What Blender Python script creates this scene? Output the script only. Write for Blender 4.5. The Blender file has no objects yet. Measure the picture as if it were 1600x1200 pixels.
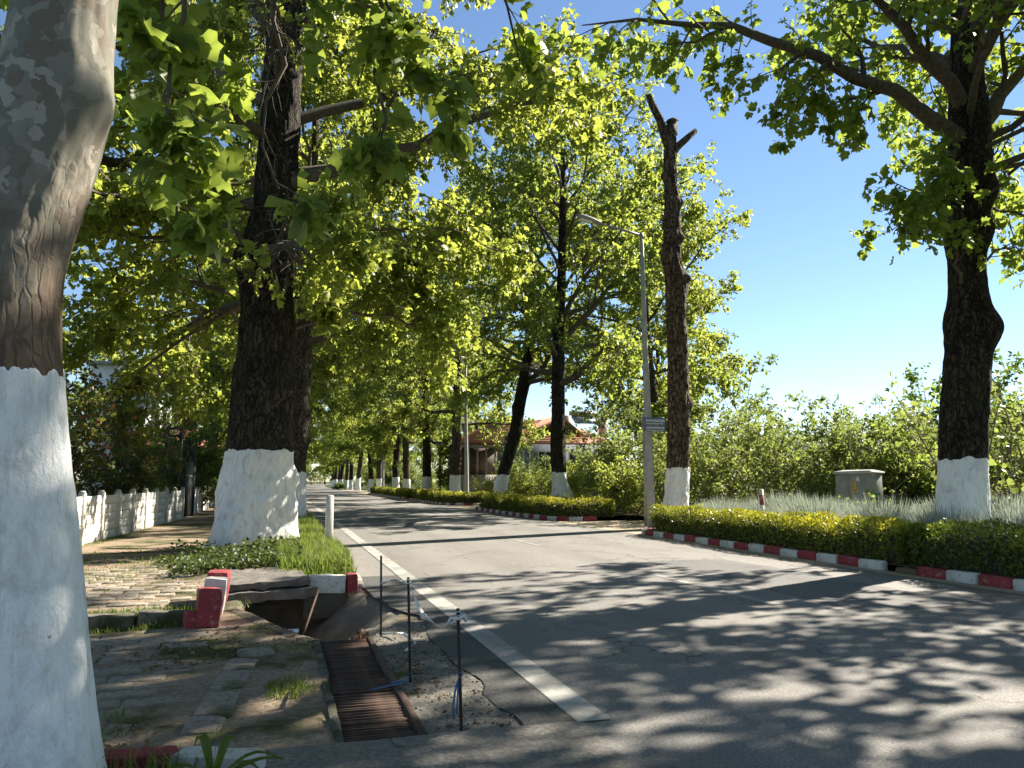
import bpy, math, random
import numpy as np
from mathutils import Vector, Matrix

scene = bpy.context.scene
COL = scene.collection
R = math.radians
rng = np.random.default_rng(11)
random.seed(5)

# ------------------------------------------------------------------ camera
cam = bpy.data.cameras.new('camera')
cam.sensor_width = 36.0
cam.lens = 27.0
cam.clip_start = 0.05
cam.clip_end = 5000
camo = bpy.data.objects.new('camera', cam)
COL.objects.link(camo)
camo.location = (0, 0, 1.5)
camo.rotation_euler = (R(90 + 7.219), 0, R(-16.574))
scene.camera = camo

# ------------------------------------------------------------------ sky, sun, exposure
SUN_AZ, SUN_EL = 69.0, 37.0          # azimuth clockwise from +Y
world = bpy.data.worlds.new('World')
scene.world = world
world.use_nodes = True
wn, wl = world.node_tree.nodes, world.node_tree.links
sky = wn.new('ShaderNodeTexSky')
sky.sky_type = 'NISHITA'
sky.sun_disc = False
sky.sun_elevation = R(SUN_EL)
sky.sun_rotation = R(SUN_AZ)
sky.air_density = 0.9
sky.dust_density = 0.0
sky.ozone_density = 2.2
hs_ = wn.new('ShaderNodeHueSaturation')
hs_.inputs['Saturation'].default_value = 1.02
wl.new(sky.outputs[0], hs_.inputs['Color'])
wl.new(hs_.outputs[0], wn['Background'].inputs[0])
wn['Background'].inputs[1].default_value = 0.05
sun = bpy.data.lights.new('sun', 'SUN')
sun.energy = 4.6
sun.angle = R(0.53)
sun.color = (1.0, 0.92, 0.79)
suno = bpy.data.objects.new('sun', sun)
COL.objects.link(suno)
sd = Vector((math.sin(R(SUN_AZ)) * math.cos(R(SUN_EL)), math.cos(R(SUN_AZ)) * math.cos(R(SUN_EL)), math.sin(R(SUN_EL))))
suno.rotation_euler = (-sd).to_track_quat('-Z', 'Y').to_euler()
suno.location = (30, 12, 40)
scene.view_settings.view_transform = 'Standard'
scene.view_settings.look = 'None'
scene.view_settings.exposure = 1.9
scene.view_settings.gamma = 1.0
scene.cycles.max_bounces = 12
scene.cycles.diffuse_bounces = 8
scene.cycles.transmission_bounces = 8
scene.cycles.use_denoising = True

# ------------------------------------------------------------------ helpers
def smooth(a, b, x):
    t = np.clip((np.asarray(x, float) - a) / (b - a), 0, 1)
    return t * t * (3 - 2 * t)

def _hash(ix, iy, iz, seed):
    h = (ix * 374761393 + iy * 668265263 + iz * 2147483647 + seed * 974711) & 0xFFFFFFFF
    h = ((h ^ (h >> 13)) * 1274126177) & 0xFFFFFFFF
    h = h ^ (h >> 16)
    return (h & 0xFFFF) / 32767.5 - 1.0

def vnoise(p, seed=0):
    p = np.asarray(p, float)
    i = np.floor(p).astype(np.int64)
    f = p - i
    f = f * f * (3 - 2 * f)
    r = 0
    for dx in (0, 1):
        for dy in (0, 1):
            for dz in (0, 1):
                w = (f[..., 0] if dx else 1 - f[..., 0]) * (f[..., 1] if dy else 1 - f[..., 1]) * (f[..., 2] if dz else 1 - f[..., 2])
                r = r + w * _hash(i[..., 0] + dx, i[..., 1] + dy, i[..., 2] + dz, seed)
    return r

def fbm(p, seed=0, o=3):
    p = np.asarray(p, float)
    a, s, r = 1.0, 1.0, 0
    for k in range(o):
        r = r + a * vnoise(p * s + 17.3 * k, seed + k)
        a *= 0.5
        s *= 2.03
    return r

def build(name, V, polys, smooth_shade=False, attrs=None):
    """mesh from a vertex array and a list of face index arrays (n, k)"""
    me = bpy.data.meshes.new(name)
    V = np.asarray(V, np.float32)
    polys = [np.asarray(p, np.int32) for p in polys if len(p)]
    idx = np.concatenate([p.ravel() for p in polys])
    tot = np.concatenate([np.full(len(p), p.shape[1], np.int32) for p in polys])
    st = np.concatenate([[0], np.cumsum(tot)[:-1]]).astype(np.int32)
    me.vertices.add(len(V))
    me.vertices.foreach_set('co', V.ravel())
    me.loops.add(len(idx))
    me.loops.foreach_set('vertex_index', idx)
    me.polygons.add(len(tot))
    me.polygons.foreach_set('loop_start', st)
    me.polygons.foreach_set('loop_total', tot)
    if smooth_shade:
        me.polygons.foreach_set('use_smooth', np.ones(len(tot), bool))
    for k, a in (attrs or {}).items():
        at = me.attributes.new(k, 'FLOAT', 'POINT')
        at.data.foreach_set('value', np.asarray(a, np.float32))
    me.update(calc_edges=True)
    me.validate()
    return me

def obj(name, me, mat=None, parent=None, loc=(0, 0, 0), rot=(0, 0, 0), scale=(1, 1, 1)):
    o = bpy.data.objects.new(name, me)
    COL.objects.link(o)
    o.location = loc
    o.rotation_euler = rot
    o.scale = scale
    if parent:
        o.parent = parent
    if mat is not None and me is not None and len(me.materials) == 0:
        me.materials.append(mat)
    return o

def tag(o, label=None, category=None, group=None, kind=None):
    for k, v in (('label', label), ('category', category), ('group', group), ('kind', kind)):
        if v:
            o[k] = v
    return o

def empty(name, loc=(0, 0, 0), rz=0, parent=None):
    return obj(name, None, None, parent, loc, (0, 0, rz))

def copy_tree(o, parent=None):
    c = o.copy()
    COL.objects.link(c)
    c.parent = parent
    for ch in [x for x in o.children]:
        copy_tree(ch, c)
    return c

def rough_box(name, size, mat, seed, amp=.012, rnd=.03, parent=None):
    '''a stone block with uneven, worn faces and chipped edges'''
    n = [max(3, min(16, int(d / .045))) for d in size]
    V_, Q_ = [], []
    for ax in range(3):
        a1, a2 = (ax + 1) % 3, (ax + 2) % 3
        for sg in (-1, 1):
            u, w = np.meshgrid(np.linspace(-1, 1, n[a1] + 1), np.linspace(-1, 1, n[a2] + 1), indexing='ij')
            P = np.zeros(u.shape + (3,))
            P[..., ax], P[..., a1], P[..., a2] = sg, u, w
            b = sum(len(x) for x in V_)
            k = np.arange(n[a1])[:, None] * (n[a2] + 1) + np.arange(n[a2])[None] + b
            q = np.stack([k, k + n[a2] + 1, k + n[a2] + 2, k + 1], -1).reshape(-1, 4)
            Q_.append(q if sg > 0 else q[:, ::-1])
            V_.append(P.reshape(-1, 3))
    V_ = np.vstack(V_)
    h = np.array(size) / 2
    P = V_ * h
    inner = np.clip(P, -(h - rnd), h - rnd)
    d = P - inner
    l = np.linalg.norm(d, axis=1, keepdims=True)
    P = inner + np.where(l > 1e-6, d / np.maximum(l, 1e-6) * np.minimum(l, rnd), 0)
    nn = nrm(V_ ** 3)
    disp = amp * fbm(P * 9 + seed * 7.7, seed, 4) + amp * .8 * np.minimum(0, fbm(P * 5 + seed, seed + 4, 2))
    P = P + nn * disp[:, None]
    return obj(name, build(name, P, Q_, False), mat, parent)

class MB:
    """collects simple solids into one mesh"""
    def __init__(self):
        self.v, self.q, self.t, self.n = [], [], [], 0
    def add(self, V, quads=(), tris=()):
        V = np.asarray(V, float)
        if len(quads):
            self.q.append(np.asarray(quads) + self.n)
        if len(tris):
            self.t.append(np.asarray(tris) + self.n)
        self.v.append(V)
        self.n += len(V)
        return self
    def box(self, c, s, rz=0, rx=0, ry=0, bev=0.0, taper=1.0):
        x, y, z = s[0] / 2, s[1] / 2, s[2] / 2
        if bev <= 0:
            V = np.array([[-x, -y, -z], [x, -y, -z], [x, y, -z], [-x, y, -z], [-x * taper, -y * taper, z], [x * taper, -y * taper, z], [x * taper, y * taper, z], [-x * taper, y * taper, z]])
            Q = [[0, 3, 2, 1], [4, 5, 6, 7], [0, 1, 5, 4], [1, 2, 6, 5], [2, 3, 7, 6], [3, 0, 4, 7]]
            T = []
        else:
            b = min(bev, x * .9, y * .9, z * .9)
            ring = [(-x + b, -y), (x - b, -y), (x, -y + b), (x, y - b), (x - b, y), (-x + b, y), (-x, y - b), (-x, -y + b)]
            inr = [(px * (x - b) / x, py * (y - b) / y) for px, py in ring]
            V, Q, T = [], [], []
            for zz, rr, tp in ((-z, inr, 1), (-z + b, ring, 1), (z - b, ring, taper), (z, inr, taper)):
                V += [(px * tp, py * tp, zz) for px, py in rr]
            for k in range(3):
                for i in range(8):
                    j = (i + 1) % 8
                    Q.append([k * 8 + i, k * 8 + j, k * 8 + 8 + j, k * 8 + 8 + i])
            for base, fl in ((0, True), (24, False)):
                f = [base + i for i in range(8)]
                for a in ((0, 1, 2, 3), (0, 3, 4, 7), (7, 4, 5, 6)):
                    q = [f[i] for i in a]
                    Q.append(q[::-1] if fl else q)
            V = np.array(V)
        M = (Matrix.Rotation(rz, 3, 'Z') @ Matrix.Rotation(ry, 3, 'Y') @ Matrix.Rotation(rx, 3, 'X'))
        V = V @ np.array(M).T + np.array(c)
        return self.add(V, Q, T)
    def tube(self, P, r, s=8, cap=True):
        P = np.asarray(P, float)
        r = np.broadcast_to(np.asarray(r, float), (len(P),))
        V, Q = tubes(P[None], r[None], s)
        T = []
        if cap:
            n = len(V)
            V = np.vstack([V, P[:1], P[-1:]])
            for i in range(s):
                j = (i + 1) % s
                T.append([n, i, j])
                b = (len(P) - 1) * s
                T.append([n + 1, b + j, b + i])
        return self.add(V, Q, T)
    def build(self, name, mat, parent=None, smooth_shade=False, **kw):
        V = np.vstack(self.v)
        polys = []
        if self.q:
            polys.append(np.vstack(self.q))
        if self.t:
            polys.append(np.vstack(self.t))
        return obj(name, build(name, V, polys, smooth_shade), mat, parent, **kw)

def nrm(v):
    return v / np.maximum(np.linalg.norm(v, axis=-1, keepdims=True), 1e-9)

def tubes(P, Rr, s):
    """P (m,n,3) polylines, Rr (m,n) radii -> vertices, quads"""
    m, n, _ = P.shape
    T = nrm(np.gradient(P, axis=1))
    mean = nrm(P[:, -1] - P[:, 0])
    ref = np.where(np.abs(mean[:, 2:3]) > 0.8, np.array([[1.0, 0.13, 0.0]]), np.array([[0.05, 0.02, 1.0]]))[:, None, :]
    U = nrm(np.cross(T, np.broadcast_to(ref, T.shape)))
    W = np.cross(T, U)
    a = np.arange(s) * 2 * math.pi / s
    V = P[:, :, None, :] + Rr[:, :, None, None] * (np.cos(a)[None, None, :, None] * U[:, :, None, :] + np.sin(a)[None, None, :, None] * W[:, :, None, :])
    base = (np.arange(m)[:, None, None] * n + np.arange(n - 1)[None, :, None]) * s
    i = np.arange(s)[None, None, :]
    j = (i + 1) % s
    Q = np.stack([base + i, base + s + i, base + s + j, base + j], -1).reshape(-1, 4)
    return V.reshape(-1, 3), Q

# ------------------------------------------------------------------ materials
def mat_new(name):
    m = bpy.data.materials.new(name)
    m.use_nodes = True
    nt = m.node_tree
    b = nt.nodes['Principled BSDF']
    return m, nt.nodes, nt.links, b

def nd(N, t, **kw):
    n = N.new('ShaderNode' + t)
    for k, v in kw.items():
        setattr(n, k, v)
    return n

def coords(N, L, scale=(1, 1, 1), kind='Object'):
    tc = nd(N, 'TexCoord')
    mp = nd(N, 'Mapping')
    mp.inputs['Scale'].default_value = scale
    L.new(tc.outputs[kind], mp.inputs[0])
    return mp.outputs[0]

def noise(N, L, vec, scale, detail=4, rough=0.55):
    n = nd(N, 'TexNoise')
    n.inputs['Scale'].default_value = scale
    n.inputs['Detail'].default_value = detail
    n.inputs['Roughness'].default_value = rough
    if vec is not None:
        L.new(vec, n.inputs['Vector'])
    return n.outputs['Fac']

def ramp(N, L, fac, stops, interp='LINEAR'):
    r = nd(N, 'ValToRGB')
    r.color_ramp.interpolation = interp
    while len(r.color_ramp.elements) < len(stops):
        r.color_ramp.elements.new(0.5)
    for e, (p, c) in zip(r.color_ramp.elements, stops):
        e.position = p
        e.color = (*c, 1) if len(c) == 3 else c
    L.new(fac, r.inputs[0])
    return r.outputs[0]

def mix(N, L, fac, a, b, blend='MIX'):
    m = nd(N, 'Mix', data_type='RGBA', blend_type=blend)
    for s, v in ((0, fac), (6, a), (7, b)):
        if hasattr(v, 'is_linked') or hasattr(v, 'links'):
            L.new(v, m.inputs[s])
        else:
            m.inputs[s].default_value = v if s == 0 else (*v, 1)
    return m.outputs[2]

def mth(N, L, op, a, b=None):
    m = nd(N, 'Math', operation=op)
    for s, v in ((0, a), (1, b)):
        if v is None:
            continue
        if hasattr(v, 'links'):
            L.new(v, m.inputs[s])
        else:
            m.inputs[s].default_value = v
    return m.outputs[0]

def bump(N, L, b, h, strength=0.5, dist=0.02, prev=None):
    n = nd(N, 'Bump')
    n.inputs['Strength'].default_value = strength
    n.inputs['Distance'].default_value = dist
    L.new(h, n.inputs['Height'])
    if prev:
        L.new(prev, n.inputs['Normal'])
    L.new(n.outputs[0], b.inputs['Normal'])
    return n.outputs[0]

def simple(name, c0, c1, scale=6, rough=0.8, bs=0.3, bd=0.01, metallic=0, det=5, kind='Object', stain=None):
    m, N, L, b = mat_new(name)
    v = coords(N, L, kind=kind)
    n = noise(N, L, v, scale, det)
    c = ramp(N, L, n, [(0.3, c0), (0.7, c1)])
    if stain:
        c = mix(N, L, ramp(N, L, noise(N, L, v, scale * .35, 5, .65), [(.5, (0, 0, 0)), (.72, (.8, .8, .8))]), c, stain)
    L.new(c, b.inputs['Base Color'])
    b.inputs['Roughness'].default_value = rough
    b.inputs['Metallic'].default_value = metallic
    if bs:
        bump(N, L, b, noise(N, L, v, scale * 6, 5), bs, bd)
    return m

def leaf_mat(name, dark, light, trans, tfac=0.45, rough=0.5, young=None, spec=0.35):
    m, N, L, b = mat_new(name)
    g = nd(N, 'NewGeometry')
    v = coords(N, L)
    n = noise(N, L, v, 0.55, 2)
    f = mth(N, L, 'ADD', mth(N, L, 'MULTIPLY', g.outputs['Random Per Island'], 0.65), mth(N, L, 'MULTIPLY', n, 0.4))
    c = ramp(N, L, f, [(0.15, dark), (0.8, light)])
    ct = mix(N, L, f, tuple(0.72 * x for x in trans), trans)
    if young:
        at = nd(N, 'Attribute')
        at.attribute_name = 'young'
        c = mix(N, L, at.outputs['Fac'], c, young)
        ct = mix(N, L, at.outputs['Fac'], ct, young)
    L.new(c, b.inputs['Base Color'])
    b.inputs['Roughness'].default_value = rough
    b.inputs['Specular IOR Level'].default_value = spec
    t = nd(N, 'BsdfTranslucent')
    L.new(ct, t.inputs[0])
    ms = nd(N, 'MixShader')
    ms.inputs[0].default_value = tfac
    L.new(b.outputs[0], ms.inputs[1])
    L.new(t.outputs[0], ms.inputs[2])
    L.new(ms.outputs[0], N['Material Output'].inputs[0])
    return m

def bark_mat(name, c0, c1, c2, mottled=None, moss=None, fscale=11, bd=.045):
    m, N, L, b = mat_new(name)
    v = coords(N, L)
    vs = coords(N, L, (1, 1, 0.28))
    n1 = noise(N, L, vs, 7, 6, .65)
    vo = nd(N, 'TexVoronoi')
    vo.inputs['Scale'].default_value = 9
    L.new(vs, vo.inputs['Vector'])
    c = ramp(N, L, n1, [(0.28, c0), (0.5, c1), (0.75, c2)])
    vf = nd(N, 'TexVoronoi', feature='DISTANCE_TO_EDGE')
    vf.inputs['Scale'].default_value = fscale
    wv = nd(N, 'VectorMath', operation='ADD')
    nw = nd(N, 'TexNoise')
    nw.inputs['Scale'].default_value = 5
    nw.inputs['Detail'].default_value = 4
    L.new(v, nw.inputs['Vector'])
    L.new(vs, wv.inputs[0])
    sw = nd(N, 'VectorMath', operation='SCALE')
    sw.inputs['Scale'].default_value = .07 if mottled else .25
    L.new(nw.outputs['Color'], sw.inputs[0])
    L.new(sw.outputs[0], wv.inputs[1])
    L.new(wv.outputs[0], vf.inputs['Vector'])
    fur = ramp(N, L, vf.outputs['Distance'], [(0, (0, 0, 0)), (.16, (1, 1, 1))])
    c = mix(N, L, fur, tuple((2.0 if mottled else .35) * x for x in c0), c)
    h = mth(N, L, 'ADD', n1, mth(N, L, 'MULTIPLY', fur, 0.45 if mottled else 0.8))
    if moss:
        c = mix(N, L, ramp(N, L, noise(N, L, v, 1.6, 4), [(.5, (0, 0, 0)), (.7, (.7, .7, .7))]), c, moss)
    if mottled:
        z0, z1 = mottled
        vd = nd(N, 'TexVoronoi')
        vd.inputs['Scale'].default_value = 12
        vw = nd(N, 'VectorMath', operation='ADD')
        nv = nd(N, 'TexNoise')
        nv.inputs['Scale'].default_value = 5
        nv.inputs['Detail'].default_value = 4
        vsc = nd(N, 'VectorMath', operation='SCALE')
        vsc.inputs['Scale'].default_value = 0.35
        L.new(v, nv.inputs['Vector'])
        L.new(nv.outputs['Color'], vsc.inputs[0])
        v2 = coords(N, L, (1, 1, .62))
        L.new(v2, vw.inputs[0])
        L.new(vsc.outputs[0], vw.inputs[1])
        L.new(vw.outputs[0], vd.inputs['Vector'])
        sp = nd(N, 'SeparateColor')
        L.new(vd.outputs['Color'], sp.inputs[0])
        pc = ramp(N, L, sp.outputs[0], [(0, (.17, .168, .135)), (.3, (.22, .205, .17)), (.5, (.165, .14, .11)), (.68, (.25, .24, .20)), (.88, (.35, .33, .28))], 'CONSTANT')
        pc = mix(N, L, mth(N, L, 'MULTIPLY', noise(N, L, v, 14, 5), .5), pc, (.1, .085, .065))
        sx = nd(N, 'SeparateXYZ')
        L.new(v, sx.inputs[0])
        zz = mth(N, L, 'ADD', sx.outputs[2], mth(N, L, 'MULTIPLY', noise(N, L, v, 2.2, 4), 1.5))
        f = nd(N, 'MapRange')
        f.inputs['From Min'].default_value = z0 + .75
        f.inputs['From Max'].default_value = z1 + .75
        L.new(zz, f.inputs[0])
        c = mix(N, L, f.outputs[0], c, pc)
        # scaly bark relief fades into the smooth plates above
        k = nd(N, 'MapRange')
        k.inputs['To Min'].default_value = 1.0
        k.inputs['To Max'].default_value = 0.0
        L.new(f.outputs[0], k.inputs[0])
        h = mth(N, L, 'ADD', mth(N, L, 'MULTIPLY', h, k.outputs[0]), mth(N, L, 'MULTIPLY', sp.outputs[0], .12))
    L.new(c, b.inputs['Base Color'])
    b.inputs['Roughness'].default_value = 0.9
    b.inputs['Specular IOR Level'].default_value = 0.2
    bump(N, L, b, h, 1.0, bd)
    return m

def whitewash_mat(name, base=(.80, .80, .78), dirt=(.42, .40, .35)):
    m, N, L, b = mat_new(name)
    v = coords(N, L)
    vs = coords(N, L, (1, 1, .45))
    c = ramp(N, L, noise(N, L, vs, 9, 6, .7), [(.30, tuple(.7 * x for x in base)), (.52, base), (1, base)])
    c = mix(N, L, ramp(N, L, noise(N, L, v, 3.1, 6, .7), [(.56, (0, 0, 0)), (.74, (.75, .75, .75))]), c, dirt)
    sx = nd(N, 'SeparateXYZ')
    L.new(v, sx.inputs[0])
    lo = nd(N, 'MapRange')
    lo.inputs['From Min'].default_value = .55
    lo.inputs['From Max'].default_value = .0
    lo.inputs['To Max'].default_value = .45
    L.new(mth(N, L, 'ADD', sx.outputs[2], mth(N, L, 'MULTIPLY', noise(N, L, v, 6, 4), .3)), lo.inputs[0])
    c = mix(N, L, lo.outputs[0], c, dirt)
    vt = coords(N, L, (1, 1, .10))
    c = mix(N, L, ramp(N, L, noise(N, L, vt, 11, 5, .7), [(.55, (0, 0, 0)), (.70, (.55, .55, .55))]), c, dirt)
    vf = nd(N, 'TexVoronoi', feature='DISTANCE_TO_EDGE')
    vf.inputs['Scale'].default_value = 9
    wv = nd(N, 'VectorMath', operation='ADD')
    nw = nd(N, 'TexNoise')
    nw.inputs['Scale'].default_value = 6
    L.new(v, nw.inputs['Vector'])
    L.new(coords(N, L, (1, 1, .22)), wv.inputs[0])
    sw = nd(N, 'VectorMath', operation='SCALE')
    sw.inputs['Scale'].default_value = .18
    L.new(nw.outputs['Color'], sw.inputs[0])
    L.new(sw.outputs[0], wv.inputs[1])
    L.new(wv.outputs[0], vf.inputs['Vector'])
    fur = ramp(N, L, vf.outputs['Distance'], [(0, (0, 0, 0)), (.10, (1, 1, 1))])
    chips = mth(N, L, 'MULTIPLY', ramp(N, L, vf.outputs['Distance'], [(0, (1, 1, 1)), (.012, (0, 0, 0))]), ramp(N, L, noise(N, L, v, 4, 4), [(.60, (0, 0, 0)), (.68, (1, 1, 1))]))
    c = mix(N, L, chips, c, (.13, .11, .085))
    L.new(c, b.inputs['Base Color'])
    b.inputs['Roughness'].default_value = .85
    h = mth(N, L, 'ADD', noise(N, L, vs, 30, 5, .6), mth(N, L, 'MULTIPLY', noise(N, L, v, 70, 3), .4))
    h = mth(N, L, 'ADD', h, mth(N, L, 'MULTIPLY', fur, .16))
    bump(N, L, b, h, .8, .018)
    return m

M = {}
M['leaf'] = leaf_mat('plane_leaf', (.055, .10, .016), (.13, .195, .028), (.42, .53, .08), .5)
M['leaf_bright'] = leaf_mat('bright_plane_leaf', (.065, .105, .017), (.15, .205, .03), (.48, .57, .09), .5)
M['leaf_yellow'] = leaf_mat('plane_leaf_sunny', (.07, .11, .018), (.16, .21, .03), (.52, .59, .095), .5)
M['leaf_deep'] = leaf_mat('deep_green_leaf', (.03, .06, .012), (.07, .11, .02), (.20, .30, .03), .4)
M['leaf_fig'] = leaf_mat('thicket_leaf', (.07, .10, .018), (.18, .20, .045), (.34, .42, .09), .45)
M['leaf_red'] = leaf_mat('red_tipped_leaf', (.035, .06, .012), (.10, .13, .03), (.25, .3, .05), .35, young=(.34, .12, .035))
M['leaf_hedge'] = leaf_mat('hedge_leaf', (.035, .065, .010), (.09, .125, .018), (.22, .27, .03), .3, .4, young=(.56, .52, .04))
M['leaf_hedge_green'] = leaf_mat('green_hedge_leaf', (.03, .06, .010), (.07, .11, .018), (.18, .24, .03), .3, .4, young=(.26, .30, .03))
M['lavender'] = leaf_mat('lavender_leaf', (.19, .235, .19), (.42, .46, .39), (.38, .42, .32), .3, .7)
M['spruce'] = leaf_mat('spruce_needles', (.05, .085, .08), (.12, .17, .16), (.1, .14, .12), .2, .7)
M['grass'] = leaf_mat('grass_blade', (.05, .09, .014), (.13, .175, .03), (.28, .36, .055), .42)
M['weed'] = leaf_mat('weed_leaf', (.03, .048, .014), (.075, .10, .028), (.15, .2, .04), .3)
M['litter'] = leaf_mat('dry_leaf', (.08, .045, .02), (.28, .17, .08), (.2, .12, .05), .15, .8)
M['hedge_core'] = simple('shaded_hedge_core', (.02, .022, .010), (.05, .045, .025), 20, .95, .6, .03)  # very dark: shade between the hedge leaves put into the twig colour
M['bark_mottled'] = bark_mat('mottled_plane_bark', (.05, .036, .026), (.125, .09, .062), (.24, .175, .12), (2.3, 2.95), fscale=22, bd=.016)
M['bark_dark'] = bark_mat('dark_plane_bark', (.014, .011, .008), (.045, .034, .024), (.095, .073, .052), moss=(.042, .043, .018))
M['bark_grey'] = bark_mat('grey_plane_bark', (.04, .032, .024), (.10, .078, .056), (.19, .155, .115))
M['bark_dead'] = bark_mat('dead_wood', (.045, .03, .02), (.14, .10, .066), (.26, .20, .14))
M['branch'] = simple('branch_bark', (.05, .04, .03), (.13, .105, .075), 12, .9, .5, .02)
M['stem'] = simple('shrub_stem', (.09, .07, .05), (.22, .18, .13), 12, .9, .4, .01)
M['white'] = whitewash_mat('whitewash')
M['white_dirty'] = whitewash_mat('dirty_whitewash', (.70, .70, .66), (.30, .28, .23))
M['concrete'] = simple('concrete', (.24, .22, .19), (.38, .355, .31), 5, .9, .4, .01, stain=(.16, .14, .11))
M['concrete_pale'] = simple('pale_concrete', (.42, .40, .36), (.55, .53, .48), 5, .9, .35, .008, stain=(.28, .25, .2))
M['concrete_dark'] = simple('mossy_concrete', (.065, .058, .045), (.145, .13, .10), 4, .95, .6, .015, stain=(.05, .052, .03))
M['concrete_ditch'] = simple('ditch_concrete', (.10, .088, .065), (.21, .185, .14), 3, .95, .5, .01, stain=(.07, .06, .04))
def soil_mat(name, dirt0, dirt1, grass, gmin, gmax, gs=.9, fine=26):
    m, N, L, b = mat_new(name)
    v = coords(N, L)
    n1 = noise(N, L, v, fine, 6, .7)
    n2 = noise(N, L, v, 2.2, 5, .6)
    c = ramp(N, L, n1, [(.3, tuple(.45 * x for x in dirt0)), (.48, dirt0), (.7, dirt1)])
    c = mix(N, L, mth(N, L, 'MULTIPLY', n2, .5), c, tuple(.6 * x for x in dirt0))
    gm = mth(N, L, 'ADD', noise(N, L, v, gs, 5, .65), mth(N, L, 'MULTIPLY', n1, .12))
    gc = ramp(N, L, n1, [(.3, tuple(.5 * x for x in grass)), (.7, grass)])
    c = mix(N, L, ramp(N, L, gm, [(gmin, (0, 0, 0)), (gmax, (1, 1, 1))]), c, gc)
    L.new(c, b.inputs['Base Color'])
    b.inputs['Roughness'].default_value = .95
    b.inputs['Specular IOR Level'].default_value = .15
    bump(N, L, b, n1, .9, .025)
    return m
M['old_kerb'] = soil_mat('mossy_old_kerb', (.17, .15, .12), (.30, .27, .225), (.07, .075, .035), .5, .64, 2.5, 20)
M['slab'] = simple('weathered_slab', (.085, .075, .062), (.19, .172, .15), 7, .95, .6, .012, stain=(.05, .045, .038))
def paint_mat(name, c, under, wear):
    m, N, L, b = mat_new(name)
    v = coords(N, L)
    oi = nd(N, 'ObjectInfo')
    va = nd(N, 'VectorMath', operation='ADD')
    L.new(v, va.inputs[0])
    cx = nd(N, 'CombineXYZ')
    L.new(mth(N, L, 'MULTIPLY', oi.outputs['Random'], 53.0), cx.inputs[0])
    L.new(cx.outputs[0], va.inputs[1])
    w = va.outputs[0]
    col = ramp(N, L, noise(N, L, w, 7, 4), [(.3, tuple(.8 * x for x in c)), (.7, c)])
    col = mix(N, L, mth(N, L, 'MULTIPLY', oi.outputs['Random'], .25), col, tuple(.6 * x for x in c))
    col = mix(N, L, ramp(N, L, noise(N, L, w, 11, 6, .7), [(wear, (0, 0, 0)), (wear + .06, (1, 1, 1))]), col, under)
    L.new(col, b.inputs['Base Color'])
    b.inputs['Roughness'].default_value = .75
    bump(N, L, b, noise(N, L, w, 40, 5), .4, .006)
    return m
M['kerb_red'] = paint_mat('red_kerb_paint', (.27, .028, .036), (.24, .15, .12), .55)
M['kerb_white'] = paint_mat('white_kerb_paint', (.58, .57, .53), (.32, .29, .24), .54)
M['metal_grey'] = simple('galvanised_steel', (.22, .22, .21), (.34, .335, .32), 8, .55, .1, .002, .2)
M['pole_paint'] = simple('pole_concrete_grey', (.30, .29, .27), (.42, .41, .38), 6, .8, .2, .004)
M['black_metal'] = simple('black_iron', (.012, .012, .013), (.03, .028, .028), 8, .55, .1, .002, .3)
M['rust'] = simple('rusty_iron', (.035, .022, .015), (.10, .055, .035), 18, .85, .4, .003, .2)
M['rebar'] = simple('rebar_steel', (.02, .016, .014), (.06, .042, .034), 60, .7, .5, .003, .4)
M['cabinet'] = simple('cabinet_grey_paint', (.20, .205, .185), (.27, .275, .25), 3, .6, .1, .002, stain=(.16, .155, .13))
M['cabinet_lid'] = simple('cabinet_lid_paint', (.33, .33, .30), (.44, .44, .40), 4, .6, .1, .002)
M['yellow'] = simple('yellow_sticker', (.62, .36, .02), (.72, .44, .03), 9, .6, 0)
M['green_print'] = simple('green_stencil', (.02, .16, .07), (.03, .22, .10), 9, .7, 0)
M['paper'] = simple('pale_sticker', (.55, .56, .58), (.66, .66, .66), 9, .7, 0)
M['sign_blue'] = simple('sign_blue_grey', (.10, .11, .17), (.15, .16, .23), 6, .5, 0)
M['blue_tie'] = simple('blue_cord', (.03, .09, .19), (.05, .15, .28), 40, .6, 0)
M['tape'] = simple('white_tape', (.52, .52, .49), (.7, .7, .66), 20, .6, 0)
M['roof'] = simple('roof_tile', (.30, .105, .06), (.46, .19, .115), 5, .85, .3, .01)
M['plaster_blue'] = simple('blue_grey_plaster', (.12, .14, .18), (.18, .205, .25), 2, .9, .1, .004)
M['plaster_white'] = simple('white_plaster', (.66, .65, .62), (.78, .77, .74), 2, .9, .1, .004)
M['plaster_beige'] = simple('beige_plaster', (.42, .38, .30), (.52, .47, .38), 2, .9, .1, .004)
M['wood_dark'] = simple('dark_wood', (.05, .03, .02), (.10, .06, .04), 8, .8, .2, .004)
M['solar'] = simple('solar_collector', (.10, .14, .20), (.20, .25, .31), 4, .25, 0)
mg, N_, L_, b_ = mat_new('window_glass')
b_.inputs['Base Color'].default_value = (.03, .04, .05, 1)
b_.inputs['Roughness'].default_value = .08
M['glass'] = mg
ml, N_, L_, b_ = mat_new('lamp_glass')
b_.inputs['Base Color'].default_value = (.75, .76, .72, 1)
b_.inputs['Roughness'].default_value = .3
M['lens'] = ml

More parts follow.
